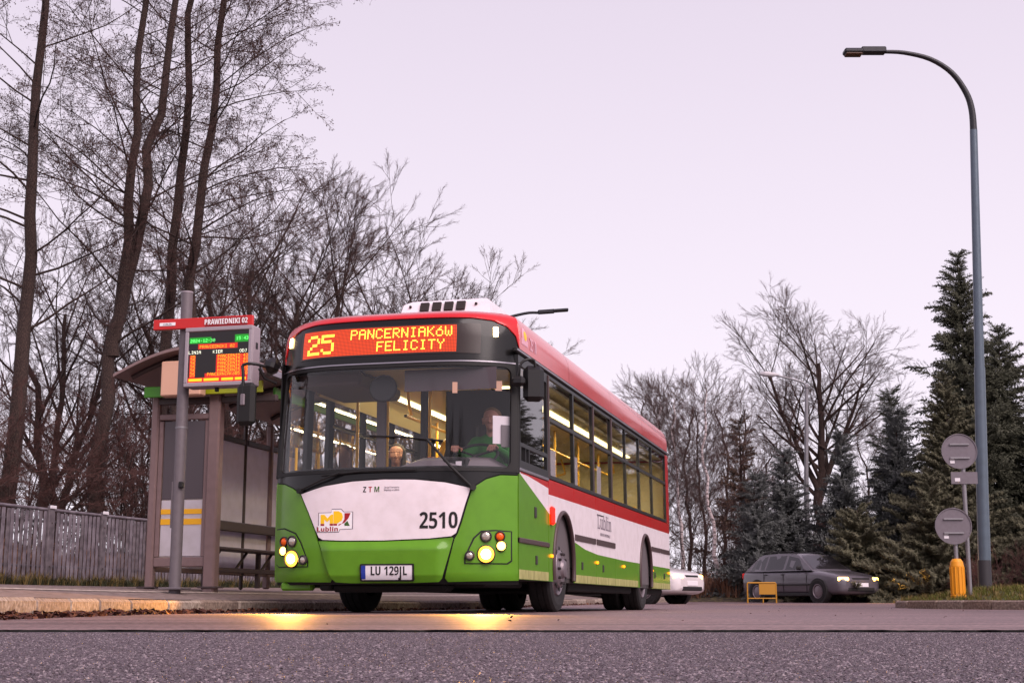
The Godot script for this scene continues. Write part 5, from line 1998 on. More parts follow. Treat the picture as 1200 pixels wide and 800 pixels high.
func bus_cabin(bus: Node3D) -> void:
	put("floor", rbox(Vector3(0, 0.36, -5.22), Vector3(2.46, 0.06, 10.28), 0.0), M.cabin_floor, bus)
	put("floor", rbox(Vector3(0, 0.355, 0.02), Vector3(1.6, 0.05, 0.4), 0.0), M.cabin_floor, bus)
	put("ceiling", rbox(Vector3(0, 2.50, -5.2), Vector3(2.36, 0.03, 10.2), 0.0), M.cabin_cream, bus)
	for sg in [-1.0, 1.0]:
		put("ceiling_cove", rbox(Vector3(1.06 * sg, 2.42, -5.5), Vector3(0.3, 0.03, 9.4), 0.0, Basis(Vector3(0, 0, 1), -0.55 * sg)), M.cabin_cream, bus)
		var strip = put("ceiling_light", rbox(Vector3(0.72 * sg, 2.475, -5.6), Vector3(0.10, 0.02, 8.0), 0.004), M.cabin_light_glow, bus)
		strip.name = "ceiling_light"
		var l = AreaLight3D.new()
		l.name = "cabin_light"
		bus.add_child(l, true)
		l.position = Vector3(0.72 * sg, 2.455, -5.6)
		l.rotation = Vector3(-PI / 2, 0, 0)
		l.area_size = Vector2(0.10, 8.0)
		l.light_energy = 3.6
		l.light_color = Color(1.0, 0.92, 0.72)
		l.shadow_enabled = true
	put("wall_lining", rbox(Vector3(1.225, 0.9, -5.8), Vector3(0.02, 1.04, 9.0), 0.0), M.cabin_grey, bus)
	put("wall_lining", rbox(Vector3(-1.225, 0.9, -2.93), Vector3(0.02, 1.04, 3.0), 0.0), M.cabin_grey, bus)
	put("wall_lining", rbox(Vector3(-1.225, 0.9, -7.3), Vector3(0.02, 1.04, 2.9), 0.0), M.cabin_grey, bus)
	put("rear_lining", rbox(Vector3(0, 1.4, -10.34), Vector3(2.4, 2.1, 0.03), 0.0), M.cabin_cream, bus)
	put("display_housing", rbox(Vector3(0, 2.66, -0.22), Vector3(2.3, 0.34, 0.28), 0.02), M.cabin_grey, bus)
	# cab: dashboard, wheel, partition
	var dash = MB.new()
	var rows = []
	for k in 15:
		var x = lerpf(-1.15, 1.15, k / 14.0)
		var hump = smoothstep(0.0, 0.3, x) * (1.0 - smoothstep(1.05, 1.2, x))
		var zz = front_at(Vector2(x, 1.38)).z
		rows.append([Vector3(x, 1.36, zz - 0.04), Vector3(x, 1.39 + 0.09 * hump, zz - 0.16), Vector3(x, 1.40 + 0.13 * hump, zz - 0.32), Vector3(x, 1.34, minf(zz - 0.42, -0.05)), Vector3(x, 0.5, minf(zz - 0.42, -0.05))])
	rows.reverse()
	dash.grid(rows)
	put("dashboard", dash, M.dash_grey, bus)
	put("ticket_printer", rbox(Vector3(0.70, 1.45, 0.18), Vector3(0.26, 0.12, 0.12), 0.02), M.gasket, bus)
	put("paper_slip", rbox(Vector3(0.74, 1.44, 0.245), Vector3(0.06, 0.06, 0.004), 0.001), M.paper, bus)
	var sw = MB.new()
	var c = Vector3(0.74, 1.58, -0.34)
	var bs = Basis(Vector3(1, 0, 0), -0.95)
	var ring = []
	for k in 33:
		var a = TAU * k / 32.0
		ring.append(c + bs * Vector3(cos(a) * 0.235, sin(a) * 0.235, 0))
	sw.tube(ring, ring.map(func(_q): return 0.015), 8, false)
	var st = put("steering_wheel", sw, M.gasket, bus)
	for k in 3:
		var a = TAU * (k / 3.0 + 0.083)
		put("spoke", rod(c, c + bs * Vector3(cos(a) * 0.23, sin(a) * 0.23, 0), 0.012, 6), M.gasket, st)
	put("column", rod(c, c + Vector3(0, -0.5, 0.2), 0.03, 8), M.gasket, st)
	var ds = part("driver_seat", bus)
	put("cushion", rbox(Vector3(0.74, 1.20, -0.95), Vector3(0.48, 0.12, 0.5), 0.04), M.seat_shell, ds)
	put("backrest", rbox(Vector3(0.74, 1.62, -1.20), Vector3(0.48, 0.82, 0.12), 0.04, Basis(Vector3(1, 0, 0), -0.1)), M.seat_shell, ds)
	put("pedestal", rbox(Vector3(0.74, 0.76, -0.95), Vector3(0.36, 0.76, 0.36), 0.03), M.chassis, ds)
	var pt = put("cab_partition", rbox(Vector3(0.66, 1.40, -1.37), Vector3(1.10, 2.04, 0.04), 0.01), M.partition, bus)
	put("cab_door", rbox(Vector3(0.12, 0.92, -0.98), Vector3(0.04, 1.08, 0.78), 0.012), M.partition, pt)
	put("cab_post", rbox(Vector3(0.115, 1.42, -0.58), Vector3(0.07, 2.06, 0.07), 0.01), M.partition, pt)
	put("sun_blind", rbox(Vector3(0.62, 2.30, 0.16), Vector3(0.96, 0.22, 0.006), 0.002), M.frosted_dark, bus)
	put("notice", rbox(Vector3(1.12, 1.79, 0.04), Vector3(0.19, 0.28, 0.004), 0.001, Basis(Vector3.UP, 0.7)), M.paper, bus)
	put("notice_holder", rbox(Vector3(1.165, 1.73, 0.015), Vector3(0.12, 0.22, 0.006), 0.001, Basis(Vector3.UP, 0.75)), M.dash_grey, bus)
	put("permit", rbox(Vector3(1.08, 2.24, 0.0), Vector3(0.07, 0.10, 0.004), 0.001, Basis(Vector3.UP, 0.5)), M.cream_box, bus)
	put("permit", rbox(Vector3(0.70, 2.20, 0.26), Vector3(0.05, 0.11, 0.004), 0.001, Basis(Vector3.UP, 0.25)), M.cream_box, bus)
	var im = MB.new()
	im.lathe([Vector2(0.0, -0.03), Vector2(0.13, -0.02), Vector2(0.145, 0.0), Vector2(0.13, 0.015), Vector2(0, 0.02)], facing(Vector3(-0.10, 2.24, 0.12), Vector3(0.1, 0.1, 1)), 28)
	var imr = put("cabin_mirror", im, M.frame_dark, bus)
	put("stalk", bent([Vector3(-0.10, 2.33, 0.1), Vector3(-0.32, 2.40, 0.06), Vector3(-0.4, 2.46, 0.0)], 0.012, 6), M.gasket, imr)
	put("pillar", rbox(Vector3(-0.28, 1.4, -0.35), Vector3(0.10, 2.0, 0.05), 0.01), M.cabin_grey, bus)
	# ticket machine, yellow poles and rails
	var vm = put("ticket_validator", rbox(Vector3(-0.20, 1.62, -1.75), Vector3(0.16, 0.22, 0.12), 0.03), M.validator_red, bus)
	put("validator_face", rbox(Vector3(-0.20, 1.65, -1.685), Vector3(0.10, 0.08, 0.01), 0.003), M.paper, vm)
	for q in [[-0.20, -1.75], [-0.62, -1.5], [0.30, -2.3], [-0.35, -3.2], [0.35, -4.0], [-0.3, -4.6], [-0.95, -4.42], [-0.95, -5.82], [0.35, -5.8], [-0.3, -6.4], [0.35, -7.4], [-0.35, -8.2], [0.35, -9.0], [-0.95, -1.42]]:
		put("pole", rod(Vector3(q[0], 0.39, q[1]), Vector3(q[0], 2.49, q[1]), 0.018, 10), M.rail_yellow, bus)
	for x in [-0.42, 0.42]:
		put("ceiling_rail", bent(smooth_path([Vector3(x, 2.48, -1.6), Vector3(x, 2.22, -1.75), Vector3(x, 2.18, -2.2), Vector3(x, 2.18, -9.4), Vector3(x, 2.48, -9.7)], 3), 0.018, 8), M.rail_yellow, bus)
	put("barrier_rail", bent(smooth_path([Vector3(-0.15, 0.4, -2.0), Vector3(-0.15, 1.5, -2.0), Vector3(-0.12, 1.86, -2.0), Vector3(0.02, 2.02, -2.0), Vector3(0.08, 2.25, -2.0), Vector3(0.08, 2.48, -2.0)], 4), 0.035, 10), M.rail_yellow, bus)
	put("barrier_panel", rbox(Vector3(0.22, 1.92, -2.05), Vector3(0.34, 0.10, 0.05), 0.02), M.rail_yellow, bus)
	put("barrier_panel", rbox(Vector3(0.3, 1.45, -2.1), Vector3(0.5, 0.6, 0.03), 0.01), M.cabin_grey, bus)
	put("notice", rbox(Vector3(0.2, 1.68, -2.08), Vector3(0.2, 0.26, 0.006), 0.001), M.paper, bus)
	put("door_shaft_cover", rbox(Vector3(-0.78, 2.40, -0.75), Vector3(0.7, 0.14, 1.3), 0.03), M.cabin_grey, bus)
	put("wall_rail", rod(Vector3(-1.14, 1.35, -1.5), Vector3(-1.14, 1.35, -4.4), 0.016, 8), M.rail_yellow, bus)
	# seats
	var rng = RandomNumberGenerator.new()
	rng.seed = 2
	for z in [-2.75, -3.55, -6.5, -7.3, -8.1, -9.0, -9.75]:
		for x in [-0.92, -0.50, 0.50, 0.92]:
			if (z == -2.75 and x > 0) or (z < -8.5 and x < 0 and z > -9.5):
				continue
			var s = part("seat", bus)
			var up = 0.2 if z == -2.75 else 0.0
			s.position.y = up
			put("cushion", rbox(Vector3(x, 0.86, z), Vector3(0.40, 0.07, 0.42), 0.02), M.seat_blue, s)
			put("backrest", rbox(Vector3(x, 1.2, z - 0.23), Vector3(0.40, 0.66, 0.06), 0.025, Basis(Vector3(1, 0, 0), -0.15)), M.seat_blue, s)
			put("shell", rbox(Vector3(x, 1.2, z - 0.275), Vector3(0.41, 0.68, 0.03), 0.012, Basis(Vector3(1, 0, 0), -0.15)), M.seat_shell, s)
			put("base", rbox(Vector3(x, 0.61 - up * 0.5, z), Vector3(0.14, 0.44 + up, 0.3), 0.02), M.seat_shell, s)
			put("handle", bent([Vector3(x - 0.14, 1.5, z - 0.3), Vector3(x - 0.12, 1.57, z - 0.31), Vector3(x + 0.12, 1.57, z - 0.31), Vector3(x + 0.14, 1.5, z - 0.3)], 0.013, 6), M.rail_yellow, s)
	for q in [[1.9, 1.55], [4.6, 1.62], [3.1, 1.6]]:
		put("poster", rbox(Vector3(1.205, q[1] + 0.05, -q[0]), Vector3(0.004, 0.36, 0.26), 0.001), M.paper, bus)


func bus_running_gear(bus: Node3D) -> void:
	put("chassis", rbox(Vector3(0, 0.31, -0.75), Vector3(1.9, 0.10, 1.5), 0.02), M.chassis, bus)
	put("chassis", rbox(Vector3(0, 0.30, -5.1), Vector3(2.3, 0.12, 4.4), 0.02), M.chassis, bus)
	put("chassis", rbox(Vector3(0, 0.31, -9.3), Vector3(2.3, 0.12, 2.1), 0.02), M.chassis, bus)
	put("front_valance", rbox(Vector3(0.02, 0.255, 0.08), Vector3(1.2, 0.1, 0.3), 0.04), M.chassis, bus)
	put("tow_bracket", rbox(Vector3(-0.62, 0.26, 0.18), Vector3(0.12, 0.08, 0.2), 0.02), M.chassis, bus)
	put("step_edge", rbox(Vector3(-0.98, 0.265, 0.1), Vector3(0.34, 0.085, 0.1), 0.02), M.bus_green, bus)
	for q in [FRONT_R, REAR_R]:
		put("axle", rod(Vector3(-1.0, 0.47, -q), Vector3(1.0, 0.47, -q), 0.075, 12), M.chassis, bus)
	for sg in [-1.0, 1.0]:
		wheel(bus, Vector3(1.235 * sg, 0.478, -FRONT_R - 0.02), sg, false)
		wheel(bus, Vector3(1.235 * sg, 0.478, -REAR_R - 0.02), sg, true)


func wheel(bus: Node3D, c: Vector3, sg: float, rear: bool) -> void:
	var w = part("wheel", bus)
	var x = facing(c, Vector3(sg, 0, 0))
	var R = 0.475
	for k in (2 if rear else 1):
		var t = MB.new()
		var o = -0.31 * k
		t.lathe([Vector2(0.295, o - 0.25), Vector2(0.40, o - 0.275), Vector2(0.455, o - 0.262), Vector2(R, o - 0.235), Vector2(R, o - 0.17), Vector2(R - 0.012, o - 0.168), Vector2(R - 0.012, o - 0.158), Vector2(R, o - 0.156), Vector2(R, o - 0.10), Vector2(R - 0.012, o - 0.098), Vector2(R - 0.012, o - 0.088), Vector2(R, o - 0.086), Vector2(R, o - 0.04), Vector2(0.455, o - 0.012), Vector2(0.40, o), Vector2(0.33, o - 0.012), Vector2(0.295, o - 0.03)], x, 48)
		put("tyre", t, M.rubber, w)
	var r = MB.new()
	if rear:
		r.lathe([Vector2(0.30, -0.03), Vector2(0.285, -0.01), Vector2(0.265, -0.03), Vector2(0.24, -0.12), Vector2(0.19, -0.15), Vector2(0.12, -0.15), Vector2(0.11, -0.06), Vector2(0.07, -0.04), Vector2(0, -0.04)], x, 36)
	else:
		r.lathe([Vector2(0.30, -0.03), Vector2(0.285, -0.008), Vector2(0.262, -0.03), Vector2(0.245, -0.05), Vector2(0.20, 0.015), Vector2(0.15, 0.04), Vector2(0.11, 0.04), Vector2(0.09, 0.07), Vector2(0.05, 0.08), Vector2(0, 0.08)], x, 36)
	var rim = put("rim", r, M.rim_grey, w)
	for k in 10:
		var a = TAU * k / 10.0
		put("nut", rbox(x * Vector3(cos(a) * 0.165, sin(a) * 0.165, 0.035 if not rear else -0.14), Vector3(0.05, 0.03, 0.03), 0.006), M.hub_dark, rim)
		var oo = x * Vector3(cos(a + 0.3) * 0.218, sin(a + 0.3) * 0.218, 0.0 if not rear else -0.12)
		put("hole", rbox(oo, Vector3(0.012, 0.05, 0.05), 0.004, Basis(Vector3(1, 0, 0), a)), M.chassis, rim)


func bus_mirrors(bus: Node3D) -> void:
	var l = part("door_mirror", bus)
	put("arm_pod", rbox(Vector3(-1.30, 2.50, 0.20), Vector3(0.16, 0.17, 0.30), 0.06, Basis(Vector3.UP, 0.5) * Basis(Vector3(0, 0, 1), -0.3)), M.frame_dark, l)
	put("arm", bent(smooth_path([Vector3(-1.26, 2.47, 0.22), Vector3(-1.38, 2.50, 0.40), Vector3(-1.50, 2.49, 0.44), Vector3(-1.50, 2.40, 0.44), Vector3(-1.49, 2.1, 0.44)], 3), 0.017, 8), M.frame_dark, l)
	put("lower_arm", bent([Vector3(-1.25, 2.33, 0.18), Vector3(-1.33, 2.37, 0.3), Vector3(-1.36, 2.46, 0.36)], 0.016, 8), M.frame_dark, l)
	put("housing", rbox(Vector3(-1.47, 2.09, 0.40), Vector3(0.20, 0.44, 0.11), 0.04), M.gasket, l)
	put("mirror", rbox(Vector3(-1.47, 2.09, 0.342), Vector3(0.16, 0.38, 0.006), 0.002), M.mirror_glass, l)
	put("clamp", rbox(Vector3(-1.49, 2.13, 0.455), Vector3(0.05, 0.12, 0.03), 0.01), M.rim_grey, l)
	var r = part("door_mirror", bus)
	put("bracket", rbox(Vector3(1.30, 2.27, 0.06), Vector3(0.14, 0.10, 0.10), 0.03), M.frame_dark, r)
	put("arm", bent(smooth_path([Vector3(1.27, 2.30, 0.03), Vector3(1.32, 2.46, 0.02), Vector3(1.40, 2.50, -0.02), Vector3(1.44, 2.46, -0.06), Vector3(1.44, 2.25, -0.08)], 3), 0.014, 8), M.frame_dark, r)
	put("housing", rbox(Vector3(1.42, 2.26, -0.08), Vector3(0.21, 0.36, 0.12), 0.045, Basis(Vector3.UP, 0.35)), M.frame_dark, r)
	put("mirror", rbox(Vector3(1.40, 2.26, -0.146), Vector3(0.17, 0.31, 0.006), 0.002, Basis(Vector3.UP, 0.35)), M.mirror_glass, r)


# ---------------------------------------------------------------- people

# tapered capsules [a, b, ra, rb] joined by a smooth minimum and meshed as surface nets
func flesh(mb: MB, caps: Array, cell: float, k: float) -> void:
	var lo = Vector3.ONE * 1e9
	var hi = -lo
	for c in caps:
		var r = maxf(c[2], c[3]) + k + cell * 2.0
		lo = lo.min(c[0] - Vector3.ONE * r).min(c[1] - Vector3.ONE * r)
		hi = hi.max(c[0] + Vector3.ONE * r).max(c[1] + Vector3.ONE * r)
	var nx = int((hi.x - lo.x) / cell) + 2
	var ny = int((hi.y - lo.y) / cell) + 2
	var nz = int((hi.z - lo.z) / cell) + 2
	var f = PackedFloat32Array()
	f.resize(nx * ny * nz)
	f.fill(1.0)
	for c in caps:
		var a: Vector3 = c[0]
		var ab: Vector3 = c[1] - c[0]
		var l2 = maxf(ab.length_squared(), 1e-9)
		var r = maxf(c[2], c[3]) + k + cell * 2.0
		var p0 = ((c[0] as Vector3).min(c[1]) - Vector3.ONE * r - lo) / cell
		var p1 = ((c[0] as Vector3).max(c[1]) + Vector3.ONE * r - lo) / cell
		for iz in range(maxi(0, int(p0.z)), mini(nz, int(p1.z) + 1)):
			for iy in range(maxi(0, int(p0.y)), mini(ny, int(p1.y) + 1)):
				for ixx in range(maxi(0, int(p0.x)), mini(nx, int(p1.x) + 1)):
					var p = lo + Vector3(ixx, iy, iz) * cell
					var t = clampf((p - a).dot(ab) / l2, 0.0, 1.0)
					var d = (p - a - ab * t).length() - lerpf(c[2], c[3], t)
					var id = ixx + nx * (iy + ny * iz)
					var o = f[id]
					var h = maxf(k - absf(o - d), 0.0) / k
					f[id] = minf(o, d) - h * h * k * 0.25
	var vid = {}
	for iz in nz - 1:
		for iy in ny - 1:
			for ixx in nx - 1:
				var id = ixx + nx * (iy + ny * iz)
				var s = 0
				var e = [f[id], f[id + 1], f[id + nx], f[id + nx + 1], f[id + nx * ny], f[id + nx * ny + 1], f[id + nx * ny + nx], f[id + nx * ny + nx + 1]]
				for q in 8:
					if e[q] < 0.0:
						s += 1
				if s == 0 or s == 8:
					continue
				var sum = Vector3.ZERO
				var cnt = 0
				for q in 8:
					for b in [1, 2, 4]:
						var w = q | b
						if w != q and (e[q] < 0.0) != (e[w] < 0.0):
							var t = e[q] / (e[q] - e[w])
							var pa = Vector3(q & 1, (q >> 1) & 1, q >> 2)
							var pb = Vector3(w & 1, (w >> 1) & 1, w >> 2)
							sum += pa.lerp(pb, t)
							cnt += 1
				vid[id] = mb.v.size()
				mb.v.append(lo + (Vector3(ixx, iy, iz) + sum / cnt) * cell)
				mb.n.append(Vector3(e[1] + e[3] + e[5] + e[7] - e[0] - e[2] - e[4] - e[6], e[2] + e[3] + e[6] + e[7] - e[0] - e[1] - e[4] - e[5], e[4] + e[5] + e[6] + e[7] - e[0] - e[1] - e[2] - e[3]).normalized())
				mb.t.append(Vector2.ZERO)
	var step = [1, nx, nx * ny]
	for iz in range(1, nz - 1):
		for iy in range(1, ny - 1):
			for ixx in range(1, nx - 1):
				var id = ixx + nx * (iy + ny * iz)
				var neg = f[id] < 0.0
				for ax in 3:
					if (f[id + step[ax]] < 0.0) == neg:
						continue
					var u = step[(ax + 1) % 3]
					var w = step[(ax + 2) % 3]
					if not (vid.has(id) and vid.has(id - u) and vid.has(id - u - w) and vid.has(id - w)):
						continue
					var q = [vid[id], vid[id - u], vid[id - u - w], vid[id - w]]
					if neg:
						mb.ix.append_array([q[0], q[2], q[1], q[0], q[3], q[2]])
					else:
						mb.ix.append_array([q[0], q[1], q[2], q[0], q[2], q[3]])


func hand(mb: MB, wrist: Vector3, dir: Vector3, down: Vector3, sg: float) -> void:
	# palm, four unequal curled fingers and a thumb that leaves the side of the palm
	var side = dir.cross(down).normalized() * sg
	var caps = []
	for i in 4:
		var o = side * (-0.03 + 0.02 * i)
		caps.append([wrist + o * 0.6, wrist + dir * 0.085 + o, 0.014, 0.012])
		var kn = wrist + dir * 0.088 + o
		var l = [0.036, 0.043, 0.04, 0.031][i]
		var m1 = kn + (dir * 0.75 + down * 0.65).normalized() * l
		var m2 = m1 + (down * 0.95 - dir * 0.1).normalized() * l * 0.75
		var m3 = m2 + (down * 0.3 - dir * 0.9).normalized() * l * 0.55
		caps.append([kn, m1, 0.0105, 0.0095])
		caps.append([m1, m2, 0.0095, 0.0088])
		caps.append([m2, m3, 0.0088, 0.0075])
	var tb = wrist + dir * 0.03 - side * 0.035
	var t1 = tb + (dir * 0.6 - side * 0.7 + down * 0.4).normalized() * 0.04
	var t2 = t1 + (dir * 0.6 + down * 0.9).normalized() * 0.032
	caps.append([wrist + dir * 0.02 - side * 0.015, tb, 0.015, 0.013])
	caps.append([tb, t1, 0.013, 0.011])
	caps.append([t1, t2, 0.011, 0.009])
	caps.append([wrist - dir * 0.07, wrist + dir * 0.01, 0.026, 0.02])
	flesh(mb, caps, 0.0045, 0.008)


func head(mb: MB, c: Vector3, b: Basis) -> void:
	var p = func(x, y, z): return c + b * Vector3(x, y, z)
	flesh(mb, [[p.call(0, 0.035, -0.025), p.call(0, 0.04, 0.02), 0.088, 0.083], [p.call(0, -0.03, 0.03), p.call(0, -0.075, 0.055), 0.066, 0.042], [p.call(-0.035, -0.015, 0.062), p.call(0.035, -0.015, 0.062), 0.035, 0.035], [p.call(0, -0.21, -0.02), p.call(0, -0.06, -0.01), 0.058, 0.054]], 0.006, 0.03)
	flesh(mb, [[p.call(0, 0.02, 0.098), p.call(0, -0.022, 0.122), 0.008, 0.013], [p.call(-0.013, -0.026, 0.104), p.call(0.013, -0.026, 0.104), 0.01, 0.01], [p.call(-0.022, -0.058, 0.092), p.call(0.022, -0.058, 0.092), 0.008, 0.008], [p.call(-0.05, 0.036, 0.088), p.call(-0.015, 0.04, 0.098), 0.009, 0.01], [p.call(0.05, 0.036, 0.088), p.call(0.015, 0.04, 0.098), 0.009, 0.01], [p.call(-0.093, 0.02, -0.005), p.call(-0.09, -0.028, 0.0), 0.016, 0.011], [p.call(0.093, 0.02, -0.005), p.call(0.09, -0.028, 0.0), 0.016, 0.011]], 0.004, 0.012)


func seated(label: String, at: Vector3, turn: float, hands: Array, top: Material, hair: Material, long_hair: bool, look: Basis) -> void:
	var o = thing("person", label, "person", at, turn)
	var body = MB.new()
	head(body, Vector3(0, 0.76, 0.02), look)
	var caps = [[Vector3(0, 0.08, 0), Vector3(0, 0.28, -0.01), 0.11, 0.105], [Vector3(0, 0.28, -0.01), Vector3(0, 0.46, -0.02), 0.105, 0.11], [Vector3(-0.12, 0.52, -0.02), Vector3(0.12, 0.52, -0.02), 0.06, 0.06], [Vector3(0, 0.5, -0.02), Vector3(0, 0.62, -0.01), 0.055, 0.05]]
	for sg in [-1.0, 1.0]:
		var h: Vector3 = hands[0] if sg < 0 else hands[1]
		var sh = Vector3(0.185 * sg, 0.52, -0.02)
		var el = (sh + h) * 0.5 + Vector3(0.06 * sg, -0.13, -0.06)
		var fd = (h - el).normalized()
		caps.append_array([[sh, el, 0.046, 0.038], [el, h - fd * 0.05, 0.038, 0.026]])
		caps.append_array([[Vector3(0.09 * sg, 0.06, 0.03), Vector3(0.13 * sg, 0.08, 0.44), 0.08, 0.055], [Vector3(0.13 * sg, 0.08, 0.44), Vector3(0.13 * sg, -0.36, 0.42), 0.052, 0.036], [Vector3(0.13 * sg, -0.39, 0.40), Vector3(0.14 * sg, -0.41, 0.58), 0.035, 0.028]])
		hand(body, h, fd, Vector3(0, -1, 0.0).slide(fd).normalized(), sg)
	flesh(body, caps, 0.014, 0.04)
	put("body", body, M.skin, o)
	var jk = MB.new()
	var jc = [[Vector3(0, 0.06, 0), Vector3(0, 0.28, -0.01), 0.15, 0.14], [Vector3(-0.04, 0.3, -0.01), Vector3(-0.06, 0.46, -0.02), 0.125, 0.12], [Vector3(0.04, 0.3, -0.01), Vector3(0.06, 0.46, -0.02), 0.125, 0.12], [Vector3(-0.15, 0.52, -0.02), Vector3(0.15, 0.52, -0.02), 0.075, 0.075], [Vector3(-0.03, 0.57, -0.02), Vector3(0.03, 0.57, -0.02), 0.068, 0.068]]
	var tc = []
	for sg in [-1.0, 1.0]:
		var h: Vector3 = hands[0] if sg < 0 else hands[1]
		var sh = Vector3(0.185 * sg, 0.52, -0.02)
		var el = (sh + h) * 0.5 + Vector3(0.06 * sg, -0.13, -0.06)
		var fd = (h - el).normalized()
		jc.append_array([[sh, el, 0.068, 0.056], [el, h - fd * 0.045, 0.054, 0.042]])
		tc.append_array([[Vector3(0.09 * sg, 0.06, 0.0), Vector3(0.13 * sg, 0.08, 0.44), 0.098, 0.072], [Vector3(0.13 * sg, 0.08, 0.44), Vector3(0.13 * sg, -0.36, 0.42), 0.07, 0.058]])
	flesh(jk, jc, 0.014, 0.05)
	put("jacket", jk, top, o)
	var tr = MB.new()
	flesh(tr, tc, 0.018, 0.03)
	put("trousers", tr, M.trousers, o)
	var hr = MB.new()
	var hc = [[Vector3(0, 0.815, -0.03), Vector3(0, 0.825, 0.015), 0.092, 0.084], [Vector3(0, 0.75, -0.06), Vector3(0, 0.80, -0.05), 0.075, 0.085]]
	if long_hair:
		for sg in [-1.0, 1.0]:
			hc.append([Vector3(0.075 * sg, 0.80, -0.01), Vector3(0.085 * sg, 0.60, -0.02), 0.035, 0.03])
		hc.append([Vector3(0, 0.78, -0.07), Vector3(0, 0.58, -0.08), 0.08, 0.06])
	flesh(hr, hc, 0.007, 0.03)
	put("hair", hr, hair, o)


func build_people() -> void:
	var b = Basis(Vector3.UP, BUS_TURN)
	seated("person in a green jacket driving the bus with both hands on the wheel", BUS_AT + b * Vector3(0.74, 1.26, -1.0), BUS_TURN, [Vector3(-0.21, 0.40, 0.62), Vector3(0.21, 0.40, 0.62)], M.jacket_green, M.hair_fair, false, Basis(Vector3.UP, 0.05))
	seated("seated person in a brown coat with dark hair inside the bus", BUS_AT + b * Vector3(-0.92, 1.10, -2.70), BUS_TURN, [Vector3(-0.09, 0.2, 0.30), Vector3(0.09, 0.2, 0.30)], M.coat_brown, M.hair_dark, true, Basis(Vector3.UP, 0.3))


# ---------------------------------------------------------------- cars

func ring_of(z: float, hw: float, y0: float, y1: float, n := 20) -> Array:
	var out = []
	var cy = (y0 + y1) * 0.5
	var hy = (y1 - y0) * 0.5
	for k in n + 1:
		var a = TAU * k / n
		var cx = cos(a)
		var sy = sin(a)
		out.append(Vector3(signf(cx) * pow(absf(cx), 0.38) * hw, cy + signf(sy) * pow(absf(sy), 0.42) * hy, z))
	return out


